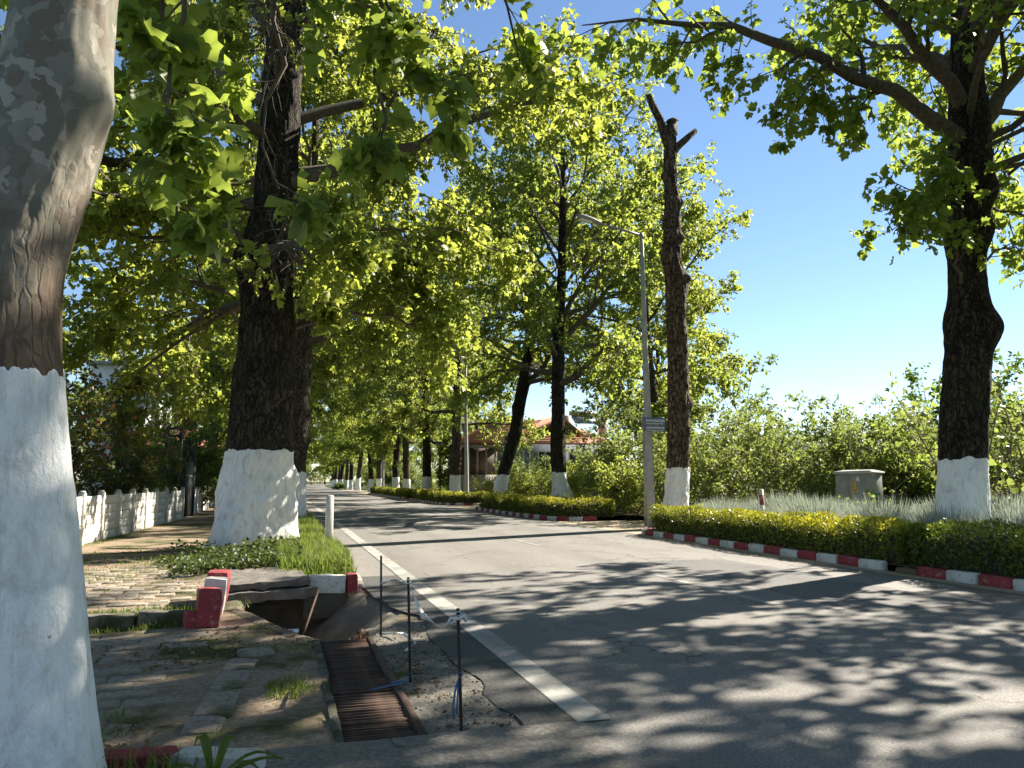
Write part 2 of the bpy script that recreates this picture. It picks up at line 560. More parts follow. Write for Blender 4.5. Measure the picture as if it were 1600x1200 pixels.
def asphalt_mat(name, lo, hi, scale=1.0, crack=True, b2=.8):
    m, N, L, b = mat_new(name)
    v = coords(N, L)
    vy = coords(N, L, (1, .12, 1))
    grain = noise(N, L, v, 48 * scale, 5, .8)
    mid = noise(N, L, v, 9, 5, .6)
    big = noise(N, L, vy, .9, 4, .55)
    c = ramp(N, L, grain, [(.36, tuple(x * .35 for x in lo)), (.5, lo), (.64, tuple(x * 1.15 for x in hi))])
    c = mix(N, L, ramp(N, L, big, [(.35, (0, 0, 0)), (.7, (.65, .65, .65))]), c, tuple(x * .72 for x in lo))
    c = mix(N, L, mth(N, L, 'MULTIPLY', mid, .3), c, hi)
    st1 = ramp(N, L, noise(N, L, v, .8, 6, .7), [(.56, (0, 0, 0)), (.66, (.45, .45, .45))])
    c = mix(N, L, st1, c, tuple(x * .45 for x in lo))
    st2 = ramp(N, L, noise(N, L, v, 2.7, 5, .7), [(.60, (0, 0, 0)), (.70, (.5, .5, .5))])
    c = mix(N, L, st2, c, tuple(x * 1.15 for x in hi))
    sxx = nd(N, 'SeparateXYZ')
    L.new(v, sxx.inputs[0])
    trk = mth(N, L, 'SINE', mth(N, L, 'MULTIPLY', sxx.outputs[0], 3.5))
    c = mix(N, L, ramp(N, L, mth(N, L, 'ADD', mth(N, L, 'MULTIPLY', trk, .25), noise(N, L, vy, 2.2, 4)), [(.55, (0, 0, 0)), (.8, (.35, .35, .35))]), c, tuple(x * .7 for x in lo))
    if crack:
        vo = nd(N, 'TexVoronoi', feature='DISTANCE_TO_EDGE')
        vo.inputs['Scale'].default_value = .55
        vw = nd(N, 'VectorMath', operation='ADD')
        nv = nd(N, 'TexNoise')
        nv.inputs['Scale'].default_value = 1.8
        nv.inputs['Detail'].default_value = 6
        L.new(v, nv.inputs['Vector'])
        L.new(v, vw.inputs[0])
        L.new(nv.outputs['Color'], vw.inputs[1])
        L.new(vw.outputs[0], vo.inputs['Vector'])
        ck = ramp(N, L, vo.outputs['Distance'], [(0, (1, 1, 1)), (.012, (0, 0, 0))])
        ck = mix(N, L, ramp(N, L, noise(N, L, v, .35, 3), [(.42, (0, 0, 0)), (.55, (.9, .9, .9))]), (0, 0, 0), ck)
        c = mix(N, L, ck, c, tuple(x * .3 for x in lo))
    L.new(c, b.inputs['Base Color'])
    b.inputs['Roughness'].default_value = .82
    b.inputs['Specular IOR Level'].default_value = .35
    p = bump(N, L, b, grain, b2, .006)
    bump(N, L, b, mid, .25, .01, p)
    return m
M['asphalt'] = asphalt_mat('old_asphalt', (.15, .142, .131), (.31, .29, .265))
M['asphalt_dark'] = asphalt_mat('fresh_asphalt', (.055, .055, .053), (.115, .112, .106), .8, False, 1.0)
M['apron'] = asphalt_mat('gravelly_apron', (.14, .13, .115), (.25, .23, .20), .7, True, 1.0)
M['gravel'] = asphalt_mat('gravel_shoulder', (.13, .12, .10), (.26, .235, .20), .4, False, 1.0)

def line_mat(nm='worn_line_paint', w0=.44):
    m, N, L, b = mat_new(nm)
    v = coords(N, L)
    grain = noise(N, L, v, 95, 3, .7)
    wear = mth(N, L, 'ADD', mth(N, L, 'MULTIPLY', noise(N, L, v, 2.2, 5, .65), .75), mth(N, L, 'MULTIPLY', grain, .35))
    c = mix(N, L, ramp(N, L, wear, [(w0, (0, 0, 0)), (w0 + .18, (1, 1, 1))]), (.44, .43, .385), (.21, .20, .18))
    c = mix(N, L, ramp(N, L, grain, [(.25, (.55, .55, .55)), (.5, (0, 0, 0))]), c, (.18, .17, .16))
    L.new(c, b.inputs['Base Color'])
    b.inputs['Roughness'].default_value = .75
    bump(N, L, b, grain, .6, .005)
    return m
M['line'] = line_mat()
M['line_faint'] = line_mat('faint_line_paint', .34)

M['soil'] = soil_mat('littered_soil', (.27, .205, .145), (.46, .37, .275), (.085, .095, .035), .54, .66)
M['field'] = soil_mat('field_ground', (.15, .13, .07), (.26, .22, .12), (.06, .085, .02), .4, .55, .25, 4)
M['bed'] = soil_mat('bed_soil', (.15, .11, .07), (.26, .20, .13), (.07, .09, .03), .6, .7)
M['drive'] = soil_mat('dusty_paving', (.40, .33, .24), (.52, .44, .33), (.16, .15, .07), .66, .75, .8, 18)
M['paver'] = soil_mat('dirty_paver', (.28, .24, .19), (.42, .37, .30), (.12, .115, .055), .6, .72, 1.2, 22)
M['hill'] = simple('wooded_hill', (.07, .11, .08), (.13, .18, .12), .06, 1, 0)

# ------------------------------------------------------------------ ground, road, islands (the setting)
def bend(y):
    y = np.asarray(y, float)
    return 0.00019 * np.clip(y - 120, 0, None) ** 2

def sheet(name, xl, xr, ys, z, mat, nx=2, bendit=True, kind='structure', zf=None):
    """strip along y between xl(y) and xr(y)"""
    ys = np.asarray(ys, float)
    a = np.array([xl(y) for y in ys]) if callable(xl) else np.full(len(ys), float(xl))
    c = np.array([xr(y) for y in ys]) if callable(xr) else np.full(len(ys), float(xr))
    t = np.linspace(0, 1, nx)
    X = a[:, None] * (1 - t) + c[:, None] * t
    Y = np.repeat(ys[:, None], nx, 1)
    if bendit:
        X = X + bend(Y)
    Z = np.full_like(X, z) if zf is None else zf(X, Y)
    V = np.stack([X, Y, Z], -1).reshape(-1, 3)
    i = (np.arange(len(ys) - 1)[:, None] * nx + np.arange(nx - 1)[None]).ravel()
    Q = np.stack([i, i + 1, i + nx + 1, i + nx], -1)
    o = obj(name, build(name, V, [Q], True), mat)
    if kind:
        o['kind'] = kind
    return o

YL = np.concatenate([np.arange(-12, 24, .15), np.arange(24, 60, 1.0), np.arange(60, 461, 5.0)])
def road_left(y):
    e = 1.47 + .11 * float(vnoise(np.array([y * 1.7, 3.3, 0]), 4)) + .05 * float(vnoise(np.array([y * 6, 1.3, 0]), 5))
    f = 1.19 + .03 * float(vnoise(np.array([y * 1.3, 8.3, 0]), 6))
    t = float(smooth(8.6, 10.8, y))
    return e * (1 - t) + f * t
sheet('road', road_left, lambda y: 9.82, YL, 0.0, M['asphalt'], 4)
sheet('asphalt_strip', lambda y: road_left(y) - .004, lambda y: 1.83 + .02 * float(vnoise(np.array([y * 2, 0, 0]), 9)), np.arange(4.55, 12.6, .12), 0.004, M['asphalt_dark'])
def line_l(y):
    return 1.83
ye = np.concatenate([np.arange(4.70, 24, .35), np.arange(24, 460, 6)])
tag(sheet('edge_line', line_l, lambda y: 2.06, ye, 0.008, M['line']), kind='structure')
y0 = 3.0
while y0 < 150:
    sheet('centre_line', 5.78, 5.92, np.linspace(y0 + 5.2, y0 + 8.6, 6), 0.004, M['line_faint'])
    y0 += 9.2
sheet('apron', lambda y: -0.34 - .12 * max(0, 4.7 - y), lambda y: 1.86 - .03 * (4.7 - y), np.concatenate([np.arange(-9, 4.4, .4), [4.5, 4.6, 4.66, 4.715]]), 0.012, M['apron'], 6,
      zf=lambda X, Y: .012 + .012 * fbm(np.stack([X * 1.2, Y * 1.2, 0 * X], -1), 3))

def patch_edge(base, amp, seed):
    return lambda y: base + amp * float(fbm(np.array([y * 1.1, 2.0, seed * 3.1]), seed, 3))
M['asphalt_patch'] = asphalt_mat('patched_asphalt', (.10, .097, .092), (.20, .19, .178), 1.2, True, .7)
sheet('asphalt_patch', patch_edge(6.55, .10, 3), patch_edge(8.3, .12, 4), np.arange(7.6, 13.6, .15), .004, M['asphalt_patch'])
sheet('asphalt_patch', patch_edge(3.0, .10, 5), patch_edge(4.5, .10, 6), np.arange(24.5, 33, .25), .004, M['asphalt_patch'])
# left side: one height field with the drain channel and the ditch cut into it
def pit_left(y):
    return np.interp(y, [7.76, 8.2, 8.76, 9.4, 10.2, 11.6], [.385, .16, -.04, -.26, -.48, -.56])
def pit_right(y):
    return np.interp(y, [7.76, 8.3, 9.2, 10.2, 11.05, 11.6], [.845, 1.13, 1.36, 1.27, 1.12, 1.02])
def zleft(x, y):
    n = fbm(np.stack([x * 1.1, y * 1.1, 0 * x], -1), 31, 4)
    z = -.015 + .022 * n
    z = z + .125 * smooth(8.98, 9.12, y) * (1 - smooth(-.95, -.55, x) * (1 - smooth(11.2, 11.9, y)))
    z = z + .035 * smooth(4.75, 4.5, y) * (1 - smooth(-.55, -.3, x))
    z = z + .11 * smooth(11.3, 12.1, y) * smooth(-1.5, -.7, x)
    z = np.where(x > 1.02, z * (1 - smooth(1.02, 1.2, x)) - .02 * smooth(1.02, 1.2, x), z)
    z = np.where(y < 4.72, z - .05 * smooth(-.5, -.35, x), z)
    return z
xs = np.unique(np.round(np.concatenate([np.arange(-7, -4, .5), np.arange(-4, 1.7, .055), [.385, .4, .83, .845, 1.65]]), 4))
yy = np.unique(np.round(np.concatenate([np.arange(-6, 3, .25), np.arange(3, 16.5, .06), np.arange(16.5, 60.1, .5), [4.745, 4.76, 7.75, 7.765]]), 4))
xs = xs[np.concatenate([[True], np.diff(xs) > .004])]
yy = yy[np.concatenate([[True], np.diff(yy) > .004])]
GX, GY = np.meshgrid(xs, yy)
GZ = zleft(GX, GY)
chan = (GX > .392) & (GX < .838) & (GY > 4.752) & (GY < 7.77)
pl, pr = pit_left(GY), pit_right(GY)
pit = (GY > 7.77) & (GY < 11.6) & (GX > pl) & (GX < pr)
t_ = np.clip((GX - pl) / (pr - pl), 0, 1)
dep = .36 + .55 * smooth(8.0, 10.3, GY)
prof = np.where(t_ < .1, t_ / .1, np.where(t_ < .34, 1, 1 - (t_ - .34) / .66 * 1.0))
PZ = -dep * prof * (1 - .25 * smooth(.6, 1, t_)) + .02 * fbm(np.stack([GX * 2.5, GY * 2.5, 0 * GX], -1), 77)
PZ = np.minimum(PZ, GZ - .015)
PZ = np.where(t_ > .96, GZ - .02, PZ)
Zall = np.where(chan, -.48, np.where(pit, PZ, GZ))
V = np.stack([GX, GY, Zall], -1).reshape(-1, 3)
nx_ = len(xs)
i = (np.arange(len(yy) - 1)[:, None] * nx_ + np.arange(nx_ - 1)[None])
Q = np.stack([i, i + 1, i + nx_ + 1, i + nx_], -1)
cell = lambda A: A[:-1, :-1] | A[1:, :-1] | A[:-1, 1:] | A[1:, 1:]
cm, cp = cell(chan), cell(pit)
def subset(name, mask, mat):
    q = Q[mask]
    u, inv = np.unique(q, return_inverse=True)
    return tag(obj(name, build(name, V[u], [inv.reshape(-1, 4)], True), mat), kind='structure')
subset('verge_ground', ~cm & ~cp, M['soil'])
subset('drainage_ditch', cp & ~cm, M['concrete_ditch'])
subset('drain_channel', cm, M['concrete_dark'])
def lip(fx, sg, ya, yb):
    ys = np.linspace(ya, yb, 60)
    x = fx(ys)
    z = zleft(x - sg * .10, ys)
    o_ = np.array([(-.13, .004), (-.02, .012), (.05, -.004), (.09, -.06), (.10, -.40)])
    jit = .02 * fbm(np.stack([ys * 3, 0 * ys, 0 * ys], -1), 19)
    Vl_ = np.stack([x[:, None] + jit[:, None] + sg * o_[None, :, 0], np.repeat(ys[:, None], 5, 1), z[:, None] + o_[None, :, 1]], -1).reshape(-1, 3)
    k_ = (np.arange(59)[:, None] * 5 + np.arange(4)[None]).ravel()
    tag(obj('ditch_lip', build('ditch_lip', Vl_, [np.stack([k_, k_ + 1, k_ + 6, k_ + 5], -1)], True), M['lip']), kind='structure')
M['lip'] = soil_mat('dirty_lip', (.17, .145, .11), (.27, .235, .185), (.07, .075, .03), .58, .7)
lip(pit_left, 1, 7.74, 10.9)
# ground to the horizon, open where the height field lies
gx = np.array([-900, -300, -80, -7, 1.65, 30, 120, 400, 1200.])
gy = np.array([-600, -100, -30, -6, 60, 150, 460, 1500, 3000.])
A, B = np.meshgrid(gx, gy)
V2 = np.stack([A, B, np.full_like(A, -.06)], -1).reshape(-1, 3)
qs = [[r * 9 + c, r * 9 + c + 1, (r + 1) * 9 + c + 1, (r + 1) * 9 + c] for r in range(8) for c in range(8) if not (r == 3 and c == 3)]
tag(obj('ground', build('ground', V2, [np.array(qs)]), M['field']), kind='structure')
sheet('far_verge', -7, 1.25, np.arange(59.9, 461, 6), .03, M['soil'])
sheet('gravel_shoulder', .87, lambda y: 1.75, np.arange(4.73, 8.6, .12), 0, M['gravel'], 14,
      zf=lambda X, Y: np.where(X < np.interp(Y, [4.7, 7.75, 8.3, 8.7], [.86, .86, 1.14, 1.3]), -.06, .0) - .004 + .012 * fbm(np.stack([X * 7, Y * 7, 0 * X], -1), 41, 2) - .004 * smooth(1.30, 1.45, X) - .02 * smooth(1.55, 1.7, X))
# right side
sheet('driveway', 9.7, 26, np.arange(19.6, 28.6, .5), -.012, M['drive'], 10, zf=lambda X, Y: -.012 + .02 * fbm(np.stack([X * .6, Y * .6, 0 * X], -1), 12))
sheet('roadside_gravel', 9.5, 12.9, np.arange(38, 150, 2.0), -.008 + .0, M['drive'], 3)
sheet('gutter', 9.5, 9.86, np.concatenate([np.arange(-12, 20.2, .4)]), .004, M['drive'], 2)

def hill(name, cx, cy, L, W, H, rot, seed):
    n, m = 60, 14
    u, w = np.meshgrid(np.linspace(-1, 1, n), np.linspace(-1, 1, m))
    h = H * (1 - w ** 2) * np.clip(1 - u ** 2, 0, 1) ** .6 * (1 + .35 * fbm(np.stack([u * 4, w * 2, 0 * u], -1), seed)) - 1
    x, y = u * L / 2, w * W / 2
    c, s = math.cos(rot), math.sin(rot)
    Vh = np.stack([cx + c * x - s * y, cy + s * x + c * y, h], -1).reshape(-1, 3)
    k = (np.arange(m - 1)[:, None] * n + np.arange(n - 1)[None]).ravel()
    return tag(obj(name, build(name, Vh, [np.stack([k, k + 1, k + n + 1, k + n], -1)], True), M['hill']), kind='structure')
hill('hills', 520, 560, 560, 200, 40, R(-45), 3)
hill('hills', 640, 420, 420, 200, 58, R(-60), 8)

# kerb stones: each one a part of its run of kerb
def kerb_mesh(name, mat, L=.54, W=.17, H=.24):
    mb = MB().box((0, 0, 0), (W, L, H), bev=.022)
    me = mb.build('tmp', mat)
    d = me.data
    bpy.data.objects.remove(me)
    d.name = name
    return d
KR = kerb_mesh('kerb_stone_red', M['kerb_red'])
KW = kerb_mesh('kerb_stone_white', M['kerb_white'])
def kerb_run(name, pts, label, start=0, skip=()):
    """kerb stones laid along a polyline"""
    pts = np.array(pts, float)
    root = empty(name, (pts[0][0], pts[0][1], 0))
    tag(root, label, None, None, 'structure')
    seg = np.linalg.norm(np.diff(pts, axis=0), axis=1)
    cum = np.concatenate([[0], np.cumsum(seg)])
    n = int(cum[-1] / .56)
    for k in range(n):
        if k in skip:
            continue
        s = (k + .5) * .56
        a = [np.interp(s - .2, cum, pts[:, d]) for d in (0, 1)]
        c = [np.interp(s + .2, cum, pts[:, d]) for d in (0, 1)]
        o = obj('kerb_stone', KR if (k + start) % 2 == 0 else KW, None, root)
        o.location = ((a[0] + c[0]) / 2 - pts[0][0] + random.uniform(-.012, .012), (a[1] + c[1]) / 2 - pts[0][1], .035 + random.uniform(-.012, .01))
        o.rotation_euler = (random.uniform(-.015, .015), random.uniform(-.03, .03), math.atan2(c[1] - a[1], c[0] - a[0]) - math.pi / 2 + random.uniform(-.02, .02))
    return root
kerb_run('kerb', [(10.6, 20.55), (10.2, 20.5), (9.95, 20.3), (9.86, 19.9), (9.86, 10.62)], 'red and white kerb in front of the long golden hedge')
kerb_run('kerb', [(9.86, 10.2), (9.86, -6)], 'red and white kerb below the dark green hedge', 0)
kerb_run('kerb', [(11.6, 27.6), (11.0, 27.65), (10.4, 28.2), (10.0, 29.3), (9.86, 31), (9.86, 39.8), (10.2, 40.3)], 'red and white kerb round the second hedged island', 0)
kerb_run('kerb', [(12.6, 47.2), (11.4, 47.2), (10.4, 47.9), (9.95, 49.5), (9.86, 52), (9.86, 62)], 'red and white kerb round the third hedged island', 0)
kerb_run('kerb', [(10.4, 65.6), (9.95, 66.6), (9.86, 68), (9.86, 92)], 'red and white kerb round the fourth, distant hedged island', 0)

o = rough_box('kerb_gap_soil', (.24, .46, .16), M['bed'], 451, .02, .05)
o.location = (9.88, 10.41, .02)
o['kind'] = 'structure'
def bed(xl, xr, ya, yb, z=.12):
    ys = np.linspace(ya, yb, max(4, int((yb - ya) / .5)))
    return sheet('planting_bed', xl, xr, ys, z, M['bed'], 12, zf=lambda X, Y: z + .06 * smooth(10.2, 11.5, X) + .03 * fbm(np.stack([X * 1.2, Y * 1.2, 0 * X], -1), 51))
bed(9.9, 17.5, -6, 20.4)
bed(lambda y: 9.9 + .9 * math.exp(-max(0, y - 27.8) / .7), 16, 27.75, 40.1)
bed(lambda y: 9.9 + 1.3 * math.exp(-max(0, y - 47.3) / .9), 16, 47.3, 62)
bed(9.9, 15, 66, 92)
sheet('field_path', 17.4, 40, np.arange(-10, 20, 2.0), .0, M['field'], 8, zf=lambda X, Y: .16 * (1 - smooth(17.4, 24, X)) + .08 * fbm(np.stack([X * .4, Y * .4, 0 * X], -1), 14) - .02)

# ------------------------------------------------------------------ plants: growth tools
LEAF10_V = np.array([[0, .40, .02], [0, .02, 0], [.30, -.06, -.03], [.52, .16, -.17], [.37, .37, .02], [.47, .64, -.18], [.27, .68, -.02], [0, 1.02, -.24],
                     [-.27, .68, -.01], [-.47, .64, -.12], [-.37, .37, .05], [-.52, .16, -.10], [-.30, -.06, -.03]])
LEAF10_F = np.array([[0, k, k + 1] for k in range(1, 12)] + [[0, 12, 1]])
LEAF4_V = np.array([[0, 0, 0], [.46, .30, -.16], [.31, .60, .05], [0, 1, -.22], [-.31, .60, .07], [-.46, .30, -.10]])
LEAF4_F = np.array([[0, 1, 2], [0, 2, 3], [0, 3, 4], [0, 4, 5]])
OVAL_V = np.array([[0, 0, 0], [.27, .42, .06], [0, 1, -.06], [-.27, .42, .06]])
OVAL_F = np.array([[0, 1, 2], [0, 2, 3]])

def leaves(C, D, Nn, S, tv, tf):
    D = nrm(D)
    Nn = nrm(Nn - D * np.sum(Nn * D, -1, keepdims=True))
    X = np.cross(D, Nn)
    V = C[:, None, :] + S[:, None, None] * (tv[None, :, 0:1] * X[:, None] + tv[None, :, 1:2] * D[:, None] + tv[None, :, 2:3] * Nn[:, None])
    F = (np.arange(len(C))[:, None, None] * len(tv) + tf[None]).reshape(-1, 3)
    return V.reshape(-1, 3), F

def sample(P, t):
    """points and tangents at t (m,k) in 0..1 along polylines P (m,n,3)"""
    m, n, _ = P.shape
    x = np.clip(t * (n - 1), 0, n - 1.001)
    i = np.floor(x).astype(int)
    f = (x - i)[..., None]
    r = np.arange(m)[:, None]
    a, b = P[r, i], P[r, i + 1]
    return a * (1 - f) + b * f, nrm(b - a)

def sprout(P, Rr, g, per, t0, t1, length, n, spread=.9, up=.15, wig=.12, droop=0.0, rfac=.55, rmin=.004):
    """children on polylines; length: array (m,) or scalar"""
    m = len(P)
    t = t0 + (t1 - t0) * (np.arange(per)[None] + g.random((m, per))) / per
    c, tg = sample(P, t)
    rp = np.take_along_axis(Rr, np.clip(np.round(t * (Rr.shape[1] - 1)).astype(int), 0, Rr.shape[1] - 1), 1)
    c, tg, t, rp = c.reshape(-1, 3), tg.reshape(-1, 3), t.reshape(-1), rp.reshape(-1)
    k = len(c)
    pe = nrm(np.cross(tg, g.normal(size=(k, 3))))
    d = nrm(tg * .75 + pe * spread + np.array([0, 0, up]))
    L = np.repeat(np.broadcast_to(length, (m,)), per) * (.65 + .7 * g.random(k)) * (1.1 - .5 * t)
    out = np.zeros((k, n, 3))
    out[:, 0] = c
    cur = d
    for j in range(1, n):
        cur = nrm(cur + g.normal(size=(k, 3)) * wig + np.array([0, 0, -droop]))
        out[:, j] = out[:, j - 1] + cur * (L / (n - 1))[:, None]
    r0 = np.maximum(rp * rfac, rmin)
    rr = r0[:, None] * np.linspace(1, .35, n)[None]
    return out, rr

def foliage(tw, g, per, size, tv, tf, t0=.1, droopy=.5, jitter=.05, flat=.4, szvar=1.0):
    m = len(tw)
    t = t0 + (1 - t0) * (np.arange(per)[None] + g.random((m, per))) / per
    c, tg = sample(tw, t)
    c, tg = c.reshape(-1, 3), tg.reshape(-1, 3)
    k = len(c)
    side = nrm(np.cross(tg, g.normal(size=(k, 3))))
    c = c + side * (jitter * (.4 + g.random(k)))[:, None]
    d = nrm(tg * .4 + side * .9 + np.array([0, 0, -droopy]) + g.normal(size=(k, 3)) * .25)
    nn = np.array([0, 0, 1.0]) * flat + g.normal(size=(k, 3)) * .55 + side * .2
    s = size * (1 - szvar * .5 + szvar * g.random(k))
    return leaves(c, d, nn, s, tv, tf)

def resample(P, n):
    P = np.asarray(P, float)
    s = np.concatenate([[0], np.cumsum(np.linalg.norm(np.diff(P[:, :3], axis=0), axis=1))])
    # smooth the corners a little
    u = np.linspace(0, s[-1], n)
    Qp = np.stack([np.interp(u, s, P[:, k]) for k in range(P.shape[1])], -1)
    for _ in range(2):
        Qp[1:-1] = (Qp[:-2] + 2 * Qp[1:-1] + Qp[2:]) / 4
    return Qp

class Plant:
    def __init__(self, seed):
        self.g = np.random.default_rng(seed)
        self.bv, self.bf, self.nb = [], [], 0
        self.lv, self.lf, self.nl = [], [], 0
        self.ly = []
    def wood(self, P, Rr, s):
        v, q = tubes(P, Rr, s)
        self.bv.append(v)
        self.bf.append(q + self.nb)
        self.nb += len(v)
    def leaf(self, vf, young=None):
        v, f = vf
        self.lv.append(v)
        self.lf.append(f + self.nl)
        self.nl += len(v)
        self.ly.append(np.zeros(len(v)) if young is None else young)
    def wood_mesh(self, name):
        return build(name, np.vstack(self.bv), [np.vstack(self.bf)], True)
    def leaf_mesh(self, name):
        return build(name, np.vstack(self.lv), [np.vstack(self.lf)], False, {'young': np.concatenate(self.ly)})

def prune(pl, drop):
    '''cut away the leaves whose centre satisfies drop(x, y, z)'''
    for k in range(len(pl.lv)):
        base = sum(len(v_) for v_ in pl.lv[:k])
        c = pl.lv[k][pl.lf[k] - base].mean(1)
        pl.lf[k] = pl.lf[k][~drop(c[:, 0], c[:, 1], c[:, 2])]

def crown(pl, limbs, l2=10, l2len=None, tw=8, twlen=.8, per=13, size=.18, hi=False, droop=.06, t0=.22, sides=8, up=.12, flat=.4):
    """limbs: list of (n,4) arrays x y z r"""
    tv, tf = (LEAF10_V, LEAF10_F) if hi else (LEAF4_V, LEAF4_F)
    g = pl.g
    n = 10
    A_ = np.stack([resample(l, n) for l in limbs])
    P, Rr = A_[..., :3], A_[..., 3]
    P[:, 1:-1] += g.normal(size=P[:, 1:-1].shape) * .05
    pl.wood(P, Rr, sides)
    Ls = np.linalg.norm(P[:, -1] - P[:, 0], axis=1)
    ln = .30 * Ls + .55 if l2len is None else np.full(len(P), l2len)
    P2, R2 = sprout(P, Rr, g, l2, t0, 1.0, ln, 6, .95, up, .16, droop * .5, .5, .008)
    pl.wood(P2, R2, 4)
    P3, R3 = sprout(P2, R2, g, tw, .12, 1.0, twlen, 4, .9, .05, .2, droop * 2.2, .5, .0035)
    P3b, R3b = sprout(P, Rr * .3, g, max(3, l2 // 2), max(t0, .35), 1.0, twlen, 4, .9, .1, .2, droop * 2.2, .3, .004)
    P3 = np.concatenate([P3, P3b])
    R3 = np.concatenate([R3, R3b])
    pl.wood(P3, R3, 3)
    pl.leaf(foliage(P3, g, per, size, tv, tf, flat=flat))

def gen_limbs(g, cx, z0, z1, n, rad, top, low_el=5, hi_el=62, r0=.13, skew=None):
    out = []
    az0 = g.random() * 6.28
    for i_ in range(n):
        t = i_ / (n - 1)
        z = z0 + (z1 - z0) * t ** .9
        az = az0 + i_ * 2.4 + g.normal() * .25
        el = R(low_el + (hi_el - low_el) * t ** .8 + g.normal() * 7)
        L = rad * (math.sin(math.pi * (.22 + .62 * t)) ** .7) * (.8 + .4 * g.random())
        if skew is not None:
            L *= 1 + skew[2] * math.cos(az - math.atan2(skew[1], skew[0]))
        c = np.array([*cx(z), z])
        d = np.array([math.cos(az) * math.cos(el), math.sin(az) * math.cos(el), math.sin(el)])
        pts = [c]
        m = 9
        for k in range(1, m):
            f = k / (m - 1)
            d = nrm(d + g.normal(size=3) * .10 + np.array([0, 0, .05 if f < .5 else -.10 * (1 - .6 * t)]))
            pts.append(pts[-1] + d * L / (m - 1))
        rr = r0 * (1 - .55 * t) * np.linspace(1, .14, m) * (.8 + .4 * g.random())
        out.append(np.column_stack([np.array(pts), rr]))
    # leader
    c = np.array([*cx(z1), z1])
    pts = [c]
    d = np.array([0, 0, 1.0])
    for k in range(8):
        d = nrm(d + g.normal(size=3) * .15)
        pts.append(pts[-1] + d * (top - z1) / 8)
    out.append(np.column_stack([np.array(pts), np.linspace(r0 * .8, .015, 9)]))
    return out

class Trunk:
    """spec rows: z, cx, cy, r (local to the base)"""
    def __init__(self, spec, seed, burls=(), flare=.12, namp=.06, lobes=5, fine=.012):
        self.s = np.array(spec, float)
        zz = np.linspace(self.s[0, 0], self.s[-1, 0], 400)
        self.zz = zz
        self.c = []
        w = np.ones(21) / 21
        for k in (1, 2, 3):
            a = np.interp(zz, self.s[:, 0], self.s[:, k])
            p = np.concatenate([np.full(10, a[0]), a, np.full(10, a[-1])])
            self.c.append(np.convolve(p, w, 'valid'))
        self.seed, self.burls, self.flare, self.namp, self.lobes, self.fine = seed, burls, flare, namp, lobes, fine
    def at(self, z):
        return [np.interp(z, self.zz, k) for k in self.c]
    def cx(self, z):
        a = self.at(z)
        return (float(a[0]), float(a[1]))
    def surf(self, th, z, off=0):
        x, y, r = self.at(z)
        ct, st = np.cos(th), np.sin(th)
        rr = r * (1 + self.namp * fbm(np.stack([ct * 1.3 + 5, st * 1.3, z * .7], -1), self.seed, 3))
        rr = rr + self.fine * fbm(np.stack([ct * 6, st * 6, z * 5.0], -1), self.seed + 9, 3)
        rr = rr + self.flare * np.exp(-np.clip(z, 0, None) / .38) * (1 + .55 * np.cos(self.lobes * th + self.seed) + .3 * np.cos(3 * th + 1))
        for bt, bz, ba, bs in self.burls:
            dt = (th - bt + math.pi) % (2 * math.pi) - math.pi
            rr = rr + ba * np.exp(-((dt * r) ** 2 + (z - bz) ** 2) / (2 * bs * bs))
        return np.stack([x + (rr + off) * ct, y + (rr + off) * st, z], -1)
    def mesh(self, name, z0, z1, nt, nz, off=0, edge=0, cap=False):
        th = np.arange(nt) * 2 * math.pi / nt
        z = np.linspace(z0, z1, nz)
        T, Z = np.meshgrid(th, z)
        if edge:
            e = edge * fbm(np.stack([np.cos(th) * 3.5, np.sin(th) * 3.5, 0 * th], -1), self.seed + 3, 4) + edge * .15 * (self_hash(nt, self.seed) - .5)
            Z = Z + e[None] * ((Z - z0) / (z1 - z0)) ** 3
        V_ = self.surf(T, Z, off)
        if edge:
            V_[-1] = self.surf(th, Z[-1], -.02)
        V_ = V_.reshape(-1, 3)
        b = (np.arange(nz - 1)[:, None] * nt + np.arange(nt)[None])
        j = (np.arange(nz - 1)[:, None] * nt + (np.arange(nt)[None] + 1) % nt)
        Q_ = np.stack([b, j, j + nt, b + nt], -1).reshape(-1, 4)
        polys = [Q_]
        if cap:
            n = len(V_)
            V_ = np.vstack([V_, V_[-nt:].mean(0, keepdims=True) + np.array([[0, 0, .05]])])
            polys.append(np.array([[n - nt + k, n - nt + (k + 1) % nt, n] for k in range(nt)]))
        return build(name, V_, polys, True)

def self_hash(n, seed):
    return np.random.default_rng(seed).random(n)

def plane_tree(name, loc, trunk, top, paint, bark, white, label, group, nt=40, nz=90, pl=None, leafm='leaf', z0=-.25):
    root = empty(name, loc)
    tag(root, label, 'tree', group)
    obj('trunk', trunk.mesh('trunk', paint - .15 if paint else z0, top, nt, nz, cap=True), M[bark], root)
    if paint:
        obj('whitewash', trunk.mesh('whitewash', z0, paint, nt * 2, max(24, nz // 2), off=.008, edge=.05), M[white], root)
    if pl is not None:
        obj('branches', pl.wood_mesh('branches'), M['branch'], root)
        obj('foliage', pl.leaf_mesh('foliage'), M[leafm], root)
    return root

ROW_L, ROW_R = 'plane trees along the left verge', 'plane trees along the right kerb'

